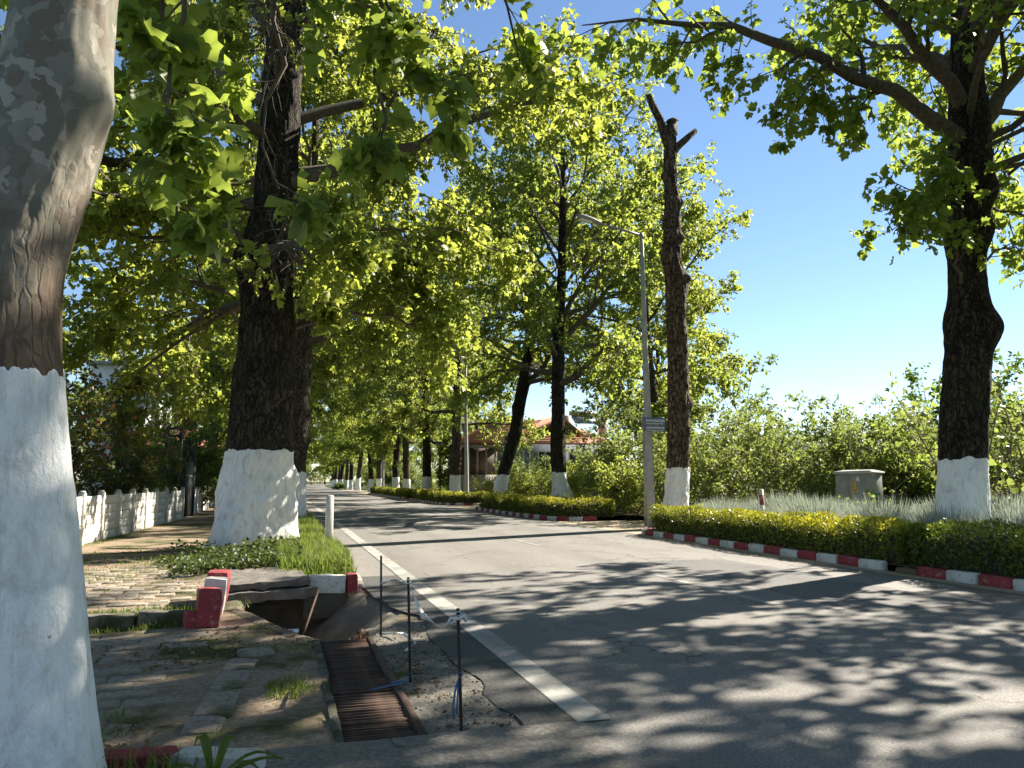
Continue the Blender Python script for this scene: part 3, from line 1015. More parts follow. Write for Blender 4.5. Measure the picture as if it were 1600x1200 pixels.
# ------------------------------------------------------------------ nearest tree on the left
t1 = Trunk([(-.3, -.03, 0, .40), (.2, -.02, 0, .385), (.8, -.06, 0, .365), (1.3, -.10, 0, .34), (1.98, -.17, 0, .315), (2.35, -.185, .0, .29), (2.6, -.15, 0, .27), (2.9, -.06, 0, .265), (3.3, .02, 0, .26), (3.7, .03, .02, .235), (4.4, .06, .05, .21), (6, .3, .2, .17), (9, .5, .3, .12)],
           3, burls=[(-.6, 3.35, .05, .12), (-1.2, 2.5, .025, .1), (-.9, .9, .025, .12)], flare=.10, namp=.045, fine=.005)
p1 = Plant(101)
B1 = np.array([-1.17, 4.1, 0])
def loc1(*pts, r0=.03, r1=.008):
    a = np.array(pts, float) - B1
    return np.column_stack([a, np.linspace(r0, r1, len(a))])
lim = gen_limbs(p1.g, t1.cx, 5.2, 9.0, 9, 6.0, 13.5, 12, 60, .10, skew=(-.3, -1, .45))
crown(p1, lim, 8, None, 6, .8, 10, .17, False, .08)
hang = [loc1((-.85, 4.3, 5.3), (-.8, 4.6, 5.1), (-.66, 5.0, 4.6), (-.84, 5.1, 3.85), (-.70, 5.1, 3.15)),
        loc1((-.8, 4.6, 5.5), (-.3, 5.3, 5.6), (-.12, 5.8, 4.9), (-.25, 6.0, 4.2), (-.10, 6.0, 3.75)),
        loc1((-.6, 4.6, 5.7), (.1, 5.4, 6.2), (.6, 6, 5.5), (.95, 6.1, 4.85), (1.35, 6.2, 4.65)),
        loc1((-.5, 4.6, 5.8), (.3, 5.3, 6.3), (.62, 5.8, 5.2), (.66, 6.0, 4.5), (.62, 6.1, 4.05)),
        loc1((-.5, 4.5, 5.9), (.8, 5.2, 6.6), (1.5, 5.8, 6.2), (1.75, 6.1, 5.65), (1.95, 6.3, 5.3)),
        loc1((-.9, 4.4, 5.2), (-.9, 5.2, 5.4), (-1.0, 6.0, 4.9), (-.9, 6.3, 4.3), (-.95, 6.4, 3.9))]
crown(p1, hang, 6, .42, 4, .30, 6, .15, True, .14, .35, 6, -.05, .25)
def in_front_of_neighbour(x, y, z):
    X_, Y_ = x + B1[0], y + B1[1]
    sl = (z - 1.5) / np.maximum(Y_, .5)
    return (Y_ > 4.6) & (np.abs(X_ + .022 * Y_) < .032 * Y_) & (sl > .05) & ~((sl > .27) & (sl < .36))
prune(p1, in_front_of_neighbour)
plane_tree('plane_tree', tuple(B1), t1, 9.0, 2.02, 'bark_mottled', 'white', 'nearest plane tree at the left edge, mottled trunk, tall whitewashed base', ROW_L, 128, 300, p1, 'leaf', -.15)

# ------------------------------------------------------------------ thick tree on the left verge
t2 = Trunk([(-.3, .02, 0, 0.800), (.2, 0, 0, 0.781), (.65, .0, 0, 0.744), (1.2, .04, 0, 0.716), (1.95, .12, 0, 0.688), (2.85, .15, 0, 0.632), (4, .15, 0, 0.600), (5.1, .12, 0, 0.577), (6.2, .05, 0, 0.586), (6.6, .05, 0, 0.521), (6.95, .15, 0, 0.465), (7.8, .2, 0, 0.428), (9.3, .24, 0, 0.419), (11, .27, 0, 0.400), (12.5, .33, 0, 0.353), (17, .5, 0, 0.186)],
           8, burls=[(3.0, 6.15, .15, .25), (-.2, 1.35, .14, .16), (-.3, .75, .12, .2), (-1.0, 1.95, .08, .12), (-.7, 2.0, .09, .08), (-1.2, .9, .07, .12), (-1.9, 1.1, .04, .1), (-.4, 3.2, .08, .2), (2.8, 3.6, .06, .3)], flare=.16, namp=.10, lobes=4, fine=.02)
p2 = Plant(202)
lim = gen_limbs(p2.g, t2.cx, 5.6, 16.5, 24, 7.6, 21, -6, 60, .17, skew=(.1, 1, .5))
for pp_ in ([(.5, 0, 4.6), (1.8, .6, 5.2), (3.4, 1.2, 5.3), (4.8, 1.6, 4.7)], [(.5, 0, 6.2), (2.2, .2, 7.2), (4.2, .7, 7.6), (6.0, 1.0, 7.1)], [(.5, .2, 7.5), (2.0, 1.4, 8.6), (3.8, 2.6, 9.2), (5.4, 3.4, 8.9)], [(-.3, .3, 5.4), (-1.8, .9, 5.9), (-3.4, 1.6, 5.6), (-4.8, 2.2, 4.6)], [(-.3, -.2, 5.8), (-2.0, -.4, 6.5), (-3.8, -.5, 6.2), (-5.2, -.6, 5.2)]):
    lim.append(np.column_stack([np.array(pp_, float), np.linspace(.065, .012, 4)]))
crown(p2, lim, 13, None, 11, .9, 19, .15, False, .07, .2)
crown(p2, [np.column_stack([np.array([[.2, .3, 5.2], [.9, .2, 5.5], [1.3, -.2, 5.4], [1.6, -.4, 5.0]]), np.linspace(.04, .01, 4)]),
           np.column_stack([np.array([[-.4, -.2, 6.4], [-1.2, -.7, 6.9], [-1.9, -1.2, 6.8], [-2.6, -1.7, 6.3]]), np.linspace(.07, .012, 4)])], 6, .7, 6, .5, 10, .18, True, .1, .2)
prune(p2, lambda x, y, z: (y < -.2) & (np.abs(x - .22) < .62 + .05 * np.sin(z * 5)) & (z > 4) & (np.sin(z * 2.1 + x * 3) > -.75))
plane_tree('plane_tree', (-.56, 17.4, .2), t2, 17, 1.95, 'bark_dark', 'white_dirty', 'massive dark plane tree with lumpy whitewashed base on the grassy verge', ROW_L, 96, 240, p2, 'leaf_yellow')

# ------------------------------------------------------------------ dark tree at the right
t3 = Trunk([(-.3, -.15, 0, .45), (.5, -.1, 0, .44), (1.1, -.04, 0, .425), (1.9, .04, 0, .41), (2.8, .15, 0, .405), (3.6, .29, 0, .40), (4.3, .40, 0, .40), (5.0, .47, 0, .355), (5.5, .49, 0, .325), (6.8, .62, 0, .37), (7.5, .76, 0, .43), (8.3, .81, 0, .40), (9.1, .84, 0, .37), (10, .86, 0, .29), (11.4, .95, 0, .22), (14, 1.1, 0, .12)],
           13, burls=[(-.65, 4.45, .20, .26), (2.5, 4.6, .04, .2), (-.7, 6.4, .12, .22), (-.9, 7.2, .14, .2), (2.4, 6.3, .08, .2), (-1.9, 5.0, .07, .13)], flare=.07, namp=.05, fine=.014)
p3 = Plant(303)
B3 = np.array([12.3, 11.55, 0])
def loc3(pts, r0, r1):
    a = np.array(pts, float) - B3
    return np.column_stack([a, np.linspace(r0, r1, len(a))])
main3 = [loc3([(12.9, 11.5, 8.3), (12.56, 11.5, 8.61), (11.64, 11.5, 8.94), (10.43, 11.45, 9.19), (9.14, 11.4, 9.47), (8.17, 11.4, 9.59), (7.09, 11.4, 9.66), (6.31, 11.5, 9.7), (5.56, 11.6, 9.75), (4.8, 11.8, 9.5)], .17, .010),
         loc3([(12.95, 11.5, 9.0), (12.55, 11.5, 9.35), (12.03, 11.3, 9.89), (11.42, 11.2, 10.19), (10.68, 11.0, 10.54), (9.2, 10.6, 11.2), (7.6, 10.3, 11.6)], .17, .03),
         loc3([(13.3, 11.55, 8.6), (13.76, 11.55, 9.12), (14.26, 11.55, 9.76), (14.74, 11.55, 10.26), (16, 11.8, 11.3), (17.6, 12, 12)], .2, .03),
         loc3([(13.2, 11.5, 10.2), (13.6, 11.4, 10.9), (13.92, 11.3, 11.6), (14.5, 11, 13.2), (15, 10.7, 15)], .17, .03),
         loc3([(13.1, 11.5, 9.6), (12.7, 9.8, 10.6), (12.2, 8.0, 11.3), (11.9, 6.4, 11.6)], .14, .02),
         loc3([(13.1, 11.5, 9.8), (12.8, 13.2, 11.2), (12.3, 15.0, 12.6)], .12, .02),
         loc3([(13.2, 11.5, 11), (12.6, 11.0, 12.8), (11.2, 10.6, 14.2), (9.8, 10.4, 15.2)], .12, .02),
         loc3([(13.2, 11.5, 12), (12.9, 12.4, 14), (12.4, 13.0, 16)], .10, .02),
         loc3([(13.1, 11.5, 10.5), (14.3, 10.2, 12.2), (15.2, 8.8, 13.6)], .12, .02),
         loc3([(13.1, 11.4, 8.2), (13.8, 9.6, 8.9), (14.2, 7.6, 9.2), (14.3, 5.8, 8.8)], .075, .012),
         loc3([(13.1, 11.4, 7.6), (14.6, 10.0, 8.2), (16.2, 8.4, 8.4), (17.6, 7.2, 8.0)], .075, .012),
         loc3([(13.3, 11.5, 9.0), (15.0, 11.6, 9.3), (16.8, 11.4, 9.5), (18.6, 11.2, 9.1)], .075, .012),
         loc3([(13.1, 11.5, 10.2), (13.6, 9.6, 11.2), (13.4, 7.8, 12.0), (13.0, 6.2, 12.2)], .075, .012),
         loc3([(13.1, 11.5, 10.8), (12.4, 9.8, 12.0), (11.4, 8.4, 12.8), (10.2, 7.4, 13.0)], .075, .012),
         loc3([(13.1, 11.5, 11.2), (15.0, 10.6, 12.0), (16.8, 9.8, 12.2), (18.2, 9.0, 11.8)], .075, .012),
         loc3([(13.2, 11.5, 11.6), (14.6, 12.6, 12.8), (16.0, 13.8, 13.4)], .075, .012),
         loc3([(13.2, 11.6, 8.8), (14.8, 13.6, 9.4), (16.6, 15.4, 9.8), (18.2, 17.0, 9.4)], .075, .012),
         loc3([(13.2, 11.6, 8.0), (15.0, 12.8, 8.4), (17.0, 14.2, 8.4), (18.8, 15.4, 7.9)], .075, .012),
         loc3([(13.2, 11.6, 10.6), (13.4, 13.4, 12.4), (13.6, 15.4, 13.6), (13.7, 17.2, 14.0)], .075, .012),
         loc3([(13.2, 11.6, 10.4), (14.8, 13.4, 11.6), (16.2, 15.6, 12.2), (17.2, 17.6, 12.0)], .075, .012),
         loc3([(12.9, 11.3, 8.8), (11.8, 9.6, 9.6), (10.4, 7.8, 9.9), (9.2, 6.2, 9.6)], .075, .012)]
crown(p3, main3, 12, 1.6, 6, .85, 8, .155, True, .08, .2)
low3 = [loc3([(12.45, 11.4, 5.3), (12.06, 11.2, 5.6), (12.02, 11.1, 6.1), (11.9, 11.0, 6.6), (11.5, 10.9, 7.0)], .035, .010),
        loc3([(12.05, 11.2, 5.9), (11.6, 11.0, 6.5), (11.0, 10.9, 6.75), (10.3, 10.8, 6.9)], .022, .008),
        loc3([(12.05, 11.2, 6.0), (11.6, 11.2, 6.0), (11.1, 11.2, 5.95), (10.6, 11.2, 6.3)], .02, .008),
        loc3([(13.1, 11.5, 6.9), (13.7, 11.4, 6.9), (14.3, 11.3, 6.7), (14.9, 11.3, 6.5)], .03, .010),
        loc3([(13.1, 11.5, 5.4), (13.6, 11.6, 6.2), (14.1, 11.7, 6.3), (14.7, 11.8, 6.0)], .03, .010),
        loc3([(12.5, 11.4, 7.8), (12.2, 11.2, 7.9), (11.8, 11.0, 7.5), (11.4, 10.9, 7.2)], .03, .010),
        loc3([(12.9, 11.1, 7.0), (12.8, 10.0, 7.4), (12.6, 9.0, 7.3), (12.4, 8.2, 6.9)], .035, .010),
        loc3([(13.0, 11.1, 8.0), (13.4, 9.6, 8.4), (13.2, 8.0, 8.3), (12.9, 6.6, 7.7)], .05, .010),
        loc3([(13.3, 11.1, 7.6), (14.6, 10.2, 8.2), (15.6, 9.4, 8.2), (16.4, 8.6, 7.7)], .05, .010)]
crown(p3, low3, 6, .8, 4, .5, 7, .135, True, .12, .2)
crown(p3, [loc3([(9.6, 11.4, 9.3), (9.4, 11.3, 8.8), (9.3, 11.3, 8.2)], .012, .005), loc3([(8.0, 11.4, 9.6), (7.5, 11.3, 9.0), (7.4, 11.3, 8.7), (7.45, 11.3, 8.4)], .012, .005),
           loc3([(9.0, 11.4, 9.4), (8.9, 11.5, 8.9), (8.85, 11.5, 8.0)], .01, .004),
           loc3([(10.6, 11.4, 9.1), (10.1, 11.3, 8.6), (9.9, 11.3, 7.7)], .01, .004)], 5, .6, 3, .45, 7, .14, True, .14, .2)
plane_tree('plane_tree', tuple(B3), t3, 14, 1.93, 'bark_dark', 'white', 'dark plane tree with swollen knots behind the hedge at the right edge', ROW_R, 80, 240, p3, 'leaf')

# ------------------------------------------------------------------ lopped trunk beside the street lamp
t4 = Trunk([(-.3, -.06, 0, 0.440), (.6, -.02, 0, 0.405), (1.2, .05, 0, 0.378), (1.9, .12, 0, 0.356), (3.85, .19, 0, 0.352), (5.57, .23, 0, 0.330), (7.3, .2, 0, 0.326), (8.2, .24, 0, 0.352), (8.6, .14, 0, 0.299), (9.07, .1, 0, 0.290), (10.4, .18, 0, 0.264), (11.8, .12, 0, 0.220), (13.2, .16, 0, 0.202), (13.4, .16, 0, 0.176)],
           21, burls=[(-.2, 8.35, .24, .12), (.1, 8.0, .1, .2), (-.4, 9.7, .16, .11), (-.3, 11.0, .12, .09), (2.8, 11.9, .12, .10), (3.0, 9.0, .1, .2), (-.1, 4.0, .14, .16), (-1.2, 6.3, .05, .12), (2.9, 10.3, .08, .2), (-1.0, 10.9, .12, .12)], flare=.09, namp=.07, lobes=4, fine=.03)
st = plane_tree('lopped_tree_trunk', (12.3, 22.68, 0), t4, 13.4, 1.95, 'bark_dead', 'white', 'tall dead lopped trunk with two bare stubs beside the street lamp', ROW_R, 64, 220, None)
mb = MB()
mb.tube([(.12, 0, 12.9), (-.05, 0, 13.35), (-.22, 0, 13.9), (-.5, 0, 14.4), (-.62, 0, 14.75)], [.17, .16, .14, .125, .11], 10)
mb.build('stub', M['bark_dead'], st, True)
mb = MB()
mb.tube([(.2, 0, 12.7), (.38, 0, 12.95), (.75, 0, 13.3), (1.15, 0, 13.68)], [.15, .14, .12, .10], 10)
mb.build('stub', M['bark_dead'], st, True)
mb = MB()
mb.box((.22, 0, 13.65), (.34, .3, .5), rz=.4, ry=.12, taper=.75)
mb.box((.26, 0, 13.95), (.4, .36, .1), rz=.5, ry=-.25, taper=.6)
mb.build('splintered_top', M['bark_dead'], st)
for k, (zz, aa) in enumerate(((9.5, 3.3), (9.35, 3.0), (11.6, -.4), (10.9, 2.6))):
    mb = MB()
    c = np.array([.15 + .3 * math.cos(aa), .3 * math.sin(aa), zz])
    mb.tube([c, c + np.array([.25 * math.cos(aa), -.1, .12]), c + np.array([.45 * math.cos(aa), -.2, .2])], [.03, .02, .008], 6)
    mb.build('snag', M['bark_dead'], st, True)

# ------------------------------------------------------------------ the two trees of the second island, and the one beyond
t5 = Trunk([(-.3, .08, 0, .44), (.5, .12, 0, .42), (1.1, .1, 0, .37), (1.7, .07, 0, .34), (3.0, .0, 0, .35), (6, .04, 0, .30), (8.5, .06, 0, .28), (10.7, .24, 0, .21), (14, .33, 0, .17), (17.2, .39, 0, .11)], 31,
           burls=[(-.2, .85, .2, .28), (-.4, .4, .12, .25), (2.9, .7, .06, .2)], flare=.05, namp=.06, fine=.015)
p5 = Plant(505)
lim = gen_limbs(p5.g, t5.cx, 6.0, 16.5, 22, 8.8, 21.5, 4, 60, .14, skew=(1, .6, .25))
lim.append(np.column_stack([np.array([[.1, 0, 8.0], [1.2, -.6, 9.4], [2.8, -1.2, 11.0], [4.4, -1.6, 12.2]]), np.linspace(.16, .03, 4)]))
crown(p5, lim, 11, None, 9, .9, 13, .17, False, .06, .28)
plane_tree('plane_tree', (12.3, 33.83, 0), t5, 17.2, 1.93, 'bark_dark', 'white', 'straight plane tree with bulging whitewashed foot at the near end of second island', ROW_R, 56, 140, p5, 'leaf_bright')
t6 = Trunk([(-.3, -.12, 0, .46), (.8, 0, 0, .42), (1.9, .23, 0, .37), (4.2, .97, 0, .35), (6.5, 1.33, 0, .37), (7.6, 1.58, 0, .40), (9.7, 1.93, 0, .29), (13.3, 2.06, 0, .2), (17.4, 2.12, 0, .12)], 41, burls=[(2.9, 5.9, .1, .2)], flare=.06, namp=.06, fine=.015)
p6 = Plant(606)
lim = gen_limbs(p6.g, t6.cx, 7.5, 16.5, 19, 7.2, 21, 4, 60, .15)
lim.append(np.column_stack([np.array([[1.5, 0, 7.1], [2.6, -.3, 8.2], [3.6, -.6, 10], [4.2, -.8, 12]]), np.linspace(.22, .04, 4)]))
crown(p6, lim, 11, None, 9, .9, 13, .17, False, .06, .28)
plane_tree('plane_tree', (12.3, 43.97, 0), t6, 17.4, 1.9, 'bark_dark', 'white', 'leaning plane tree with whitewashed foot at the far end of second island', ROW_R, 48, 120, p6, 'leaf_bright')

# ------------------------------------------------------------------ four more plane trees that stand again and again along the avenue
PROTO = []
for k, (sd_, h, rad, z0_, bark, lf) in enumerate(((71, 20, 6.8, 5.6, 'bark_grey', 'leaf_yellow'), (72, 18.5, 6.4, 5.0, 'bark_dark', 'leaf'), (73, 21, 7.2, 6.0, 'bark_grey', 'leaf_yellow'), (74, 19, 6.4, 5.2, 'bark_dark', 'leaf_yellow'))):
    g = np.random.default_rng(sd_)
    lx, ly_ = g.normal() * .7, g.normal() * .5
    tk = Trunk([(-.3, 0, 0, .46), (.8, 0, 0, .42), (1.9, .05 * lx, .05 * ly_, .39), (4, .3 * lx, .3 * ly_, .36), (8, .8 * lx, .7 * ly_, .30), (12, lx, ly_, .2), (h * .82, lx, ly_, .11)], sd_,
               burls=[(g.random() * 6, 1 + 3 * g.random(), .1, .2), (g.random() * 6, 3 + 3 * g.random(), .12, .2)], flare=.08, namp=.07, fine=.018)
    pp = Plant(sd_ + 7)
    crown(pp, gen_limbs(pp.g, tk.cx, z0_, h * .8, 19, rad, h, -2, 60, .14), 12, None, 9, .9, 16, .17, False, .07, .22)
    PROTO.append(dict(trunk=tk.mesh('trunk', -.25, h * .82, 36, 90, off=-.012, cap=True), white=tk.mesh('whitewash', -.25, 1.93, 72, 20, off=.008, edge=.05), wood=pp.wood_mesh('branches'), leaf=pp.leaf_mesh('foliage'), bark=M[bark], lm=M[lf]))
    for key, m_ in (('trunk', M[bark]), ('white', M['white']), ('wood', M['branch']), ('leaf', M[lf])):
        PROTO[-1][key].materials.append(m_)
def avenue(x, y, k, rz, sc, label, group, paint=True, name='plane_tree', z=0):
    root = empty(name, (x + float(bend(y)), y, z), rz)
    root.scale = (sc, sc, sc)
    tag(root, label, 'tree', group)
    p = PROTO[k]
    obj('trunk', p['trunk'], None, root)
    if paint:
        obj('whitewash', p['white'], None, root)
    obj('branches', p['wood'], None, root)
    obj('foliage', p['leaf'], None, root)
    return root
ORD = ['first', 'second', 'third', 'fourth', 'fifth', 'sixth', 'seventh', 'eighth', 'ninth', 'tenth', 'eleventh', 'twelfth', 'thirteenth', 'fourteenth', 'fifteenth', 'sixteenth', 'seventeenth', 'eighteenth', 'nineteenth', 'twentieth', 'twenty-first', 'twenty-second']
right_y = [55.9, 67.3, 80.2, 87.5, 103.5, 112, 131, 145, 160, 176, 194, 212, 232, 254, 278, 304, 335]
for k, y in enumerate(right_y):
    lab = ['slender pale plane tree on the third hedged island', 'stout plane tree beside the grey pole, just past the third island'][k] if k < 2 else '%s whitewashed plane tree beyond the leaning one in the right row' % ORD[k]
    avenue(12.3 + (random.uniform(-.3, .3) if k > 1 else -.05), y, (k + 0) % 4, random.uniform(0, 6.28), random.uniform(.9, 1.05), lab, ROW_R)
left_y = [28.0, 39.5, 51, 62.5, 74, 86, 98, 111, 125, 140, 156, 173, 192, 214, 238, 265, 296, 330]
for k, y in enumerate(left_y):
    lab = 'plane tree half hidden right behind the massive trunk on the verge' if k == 0 else '%s plane tree behind the massive trunk in the left row' % ORD[k]
    avenue(.42 if k == 0 else -.55 + random.uniform(-.3, .2), y, (k + 2) % 4, random.uniform(0, 6.28), random.uniform(.92, 1.05) if k else .95, lab, ROW_L)
avenue(12.4, .2, 0, 1.0, 1.0, 'plane tree of the right row nearest the camera, its shade on the road', ROW_R)
avenue(23.5, 9.0, 3, .6, .85, 'unseen tree added beyond the right edge to shade the dark hedge', 'unseen shade trees on the right', False, 'shade_tree')  # this tree and the next are added out of view for their shade
avenue(21.5, -2.5, 2, 3.6, .9, 'unseen tree added far beyond the right edge to shade the near road', 'unseen shade trees on the right', False, 'shade_tree')
avenue(19.6, 37.5, 2, .4, .9, 'broad garden tree right of the house, its crown behind the lopped trunk', 'garden trees on the right', False, 'garden_tree')
avenue(24.5, 47, 0, 2.4, .75, 'lower garden tree behind the lattice mast side of the thicket', 'garden trees on the right', False, 'garden_tree')
FAR = [(-14, 75), (-12, 96), (-16, 118), (-13, 142), (-18, 170), (-10, 205), (-3, 250), (6, 400), (22, 410), (36, 395), (40, 330), (30, 270), (32, 225), (28, 185), (30, 150), (26, 118), (24, 96), (-8, 300), (-4, 390)]
for k, (x, y) in enumerate(FAR):
    avenue(x, y, k % 4, k * 1.3, .85 + .05 * (k % 4), 'distant leafy tree behind the left row of the avenue' if x < 0 else 'distant leafy tree behind the right row of the avenue', 'distant trees behind the avenue', False, 'background_tree')
# garden trees behind the concrete fence
avenue(-13.5, 30, 3, 4.0, .82, 'broad garden tree behind the black gate', 'garden trees on the left', False, 'garden_tree')
avenue(-15, 42, 1, 1.0, .9, 'tall garden tree beyond the red roofed house on the left', 'garden trees on the left', False, 'garden_tree')
avenue(-3.2, 64, 0, 3.0, .85, 'garden tree over the far fence on the left', 'garden trees on the left', False, 'garden_tree')

# ------------------------------------------------------------------ shrubs
def shrub(seed, h, rad, stems, leaf, lsize, per=9, tw=6, l2=6, young=0, lean=.5, twl=.4, tv=None, stem_r=.02):
    pl = Plant(seed)
    g = pl.g
    L_ = []
    for k in range(stems):
        az = k * 2.4 + g.random()
        b = np.array([math.cos(az), math.sin(az), 0]) * rad * .18 * g.random()
        d = nrm(np.array([math.cos(az) * lean, math.sin(az) * lean, 1.0]) + g.normal(size=3) * .15)
        pts = [b]
        Ls = h * (.65 + .45 * g.random())
        for j in range(7):
            d = nrm(d + g.normal(size=3) * .12 + np.array([math.cos(az), math.sin(az), 0]) * .05)
            pts.append(pts[-1] + d * Ls / 7)
        L_.append(np.column_stack([np.array(pts), np.linspace(stem_r, .006, 8)]))
    A_ = np.stack([resample(l, 9) for l in L_])
    P, Rr = A_[..., :3], A_[..., 3]
    pl.wood(P, Rr, 6)
    P2, R2 = sprout(P, Rr, g, l2, .12, 1, rad * .55, 5, .95, .15, .15, .02, .6, .006)
    pl.wood(P2, R2, 4)
    P3, R3 = sprout(P2, R2, g, tw, .1, 1, twl, 4, .9, .1, .2, .06, .6, .004)
    pl.wood(P3, R3, 3)
    a, f = (OVAL_V, OVAL_F) if tv is None else tv
    v, ff = foliage(P3, g, per, lsize, a, f, jitter=.03, droopy=.3)
    yv = None
    if young:
        nl = len(v) // len(a)
        zc = v.reshape(nl, len(a), 3)[:, 0, 2] / h
        yv = np.repeat((g.random(nl) < young * np.clip(zc * 1.3, 0, 1)).astype(float) * (.5 + .5 * g.random(nl)), len(a))
    pl.leaf((v, ff), yv)
    return pl.wood_mesh('stems'), pl.leaf_mesh('foliage'), M[leaf]
SH = {}
def shrub_kind(key, *a, **kw):
    w, l, m_ = shrub(*a, **kw)
    w.materials.append(M['stem'])
    l.materials.append(m_)
    SH[key] = (w, l)
shrub_kind('thicket_a', 801, 3.7, 2.1, 10, 'leaf_fig', .12, per=10, tw=6, l2=8)
shrub_kind('thicket_b', 802, 4.1, 2.1, 9, 'leaf_fig', .13, per=10, tw=6, l2=8, lean=.6)
shrub_kind('thicket_c', 803, 2.9, 1.8, 11, 'leaf', .10, per=11, tw=6, l2=8)
shrub_kind('fig', 804, 6.0, 2.2, 6, 'leaf_fig', .20, per=3, tw=3, l2=7, lean=.35, twl=.6, tv=(LEAF4_V, LEAF4_F), stem_r=.05)
shrub_kind('round', 805, 3.4, 1.9, 14, 'leaf_deep', .11, per=12, tw=9, l2=9, lean=.5)
shrub_kind('laurel', 806, 5.2, 2.3, 14, 'leaf_red', .13, per=11, tw=8, l2=10, young=.22, lean=.35, stem_r=.04)
shrub_kind('garden', 807, 1.7, 1.1, 10, 'leaf_yellow', .085, per=10, tw=7, l2=7)
shrub_kind('low', 808, .7, .6, 12, 'leaf_hedge', .05, per=10, tw=6, l2=5, young=.7, twl=.18, stem_r=.008)
def put_shrub(key, name, x, y, z, rz, s, label, cat, group=None):
    root = empty(name, (x, y, z), rz)
    root.scale = (s, s, s * random.uniform(.92, 1.08))
    tag(root, label, cat, group)
    w, l = SH[key]
    obj('stems', w, None, root)
    obj('foliage', l, None, root)
    return root
# thicket behind the beds on the right
TH = [(14.6, 26.5, 'thicket_a', .95), (16.6, 25.2, 'thicket_b', .9), (18.4, 23.6, 'thicket_a', .95), (20.2, 22.2, 'thicket_b', .9), (21.8, 20.6, 'thicket_c', 1.1), (23.2, 19.0, 'thicket_a', .95), (24.0, 17.0, 'thicket_b', .85), (19.3, 25.8, 'thicket_b', 1.0),
      (21.6, 24.2, 'thicket_a', 1.0), (24.2, 22.2, 'thicket_b', 1.0), (26.2, 19.8, 'thicket_a', 1.0), (26.8, 16.6, 'thicket_b', .95), (23.6, 14.8, 'thicket_a', .8), (22.0, 12.8, 'thicket_c', .95), (17.0, 29.5, 'thicket_b', 1.05), (15.2, 31.5, 'thicket_a', 1.0), (19.8, 29.8, 'thicket_a', 1.05), (23, 28.4, 'thicket_b', 1.0), (27, 25.5, 'thicket_a', 1.0), (29, 21.5, 'thicket_b', 1.0)]
for k, (x, y, key, s) in enumerate(TH):
    put_shrub(key, 'thicket_shrub', x, y, .0, k * 1.7, s * 1.28, 'leafy yellow-green wild shrub in the thicket behind the cabinet', 'shrub', 'wild shrubs behind the beds on the right')
BS = [(15.5, 68, 1.0), (16, 84, 1.1), (16.5, 98, 1.1), (16, 112, 1.2), (17, 128, 1.2), (18, 146, 1.3), (19, 166, 1.4), (21, 190, 1.5), (24, 216, 1.6), (29, 246, 1.7), (22, 285, 2.0), (12, 330, 2.2), (24, 350, 2.2), (35, 345, 2.2), (45, 320, 2.2), (3, 330, 2.2), (-6, 300, 2.0), (-8, 250, 1.8), (-7, 205, 1.6), (-6.5, 170, 1.4), (-6, 140, 1.3), (-6, 112, 1.2), (-6, 90, 1.1), (50, 280, 2.0), (30, 380, 2.4), (17, 375, 2.4), (40, 372, 2.4)]
for k, (x, y, s) in enumerate(BS):
    put_shrub(('round', 'thicket_b', 'thicket_a')[k % 3], 'background_shrub', x, y, -.05, k * 1.9, s * 1.15, 'distant dark bush between the trunks of the left row' if x < 0 else 'distant dark bush between the trunks of the right row', 'bush', 'distant bushes along the avenue')
put_shrub('fig', 'fig_tree', 17.6, 14.2, 0, .5, .78, 'sparse fig tree with large leaves just right of the dark trunk', 'tree', 'fig trees')
put_shrub('fig', 'fig_tree', 17.0, 15.6, 0, 2.6, .80, 'sparse fig tree with bare curling shoots just left of the dark trunk', 'tree', 'fig trees')
put_shrub('fig', 'fig_tree', 20.6, 25.0, 0, 1.2, .72, 'thin fig tree whose shoots rise over the thicket right of the lopped trunk', 'tree', 'fig trees')
put_shrub('round', 'round_bush', 28.0, 25.0, 0, .3, 1.85, 'rounded dark green bush rising over the thicket above the grey cabinet', 'bush')
# greenery in front of the house
GS = [(13.8, 29.2, 'garden', 1.3, 'bright green bush behind the near end of the second hedge'), (15.0, 33.5, 'garden', 1.5, 'leafy bush right of the straight trunk on second island'), (14.0, 37.5, 'garden', 1.2, 'yellow-green bush between the straight and the leaning trunk'),
      (15.2, 40.5, 'garden', 1.5, 'tall shrub between the two trunks in front of the house'), (14.6, 47.0, 'garden', 1.3, 'shrub left of the leaning trunk'), (14.8, 52.5, 'garden', 1.4, 'green bush behind the third hedge'), (14.4, 62.0, 'thicket_c', .9, 'bush beside the stout plane tree past the third island'), (14.9, 74.0, 'thicket_c', 1.0, 'distant bush under the right row of trees')]
for k, (x, y, key, s, lab) in enumerate(GS):
    put_shrub(key, 'garden_shrub', x, y, .0, k * 2.1, s, lab, 'shrub', 'garden shrubs in front of the house')
put_shrub('thicket_b', 'tall_shrub', 17.2, 49.5, 0, .7, 1.15, 'leafy shrub in front of the house windows between the two trunks', 'shrub')
put_shrub('thicket_a', 'tall_shrub', 20.8, 51.0, 0, 2.7, 1.3, 'tall shrub hiding the middle of the house front', 'shrub')
put_shrub('thicket_b', 'tall_shrub', 24.0, 51.5, 0, 3.7, 1.35, 'tall shrub hiding the right end of the house', 'shrub')
put_shrub('round', 'dark_bush', 21.0, 23.0, 0, 1.7, .95, 'dark green rounded bush in the thicket left of the cabinet', 'bush')
put_shrub('round', 'dark_bush', 25.0, 15.2, 0, 2.7, .8, 'dark green rounded bush in the thicket right of the dark trunk', 'bush')
put_shrub('fig', 'fig_tree', 18.8, 21.6, 0, 4.2, .62, 'low bare-stemmed fig tree left of the grey cabinet', 'tree', 'fig trees')
put_shrub('fig', 'fig_tree', 21.4, 17.6, 0, 5.2, .60, 'low bare-stemmed fig tree right of the grey cabinet', 'tree', 'fig trees')
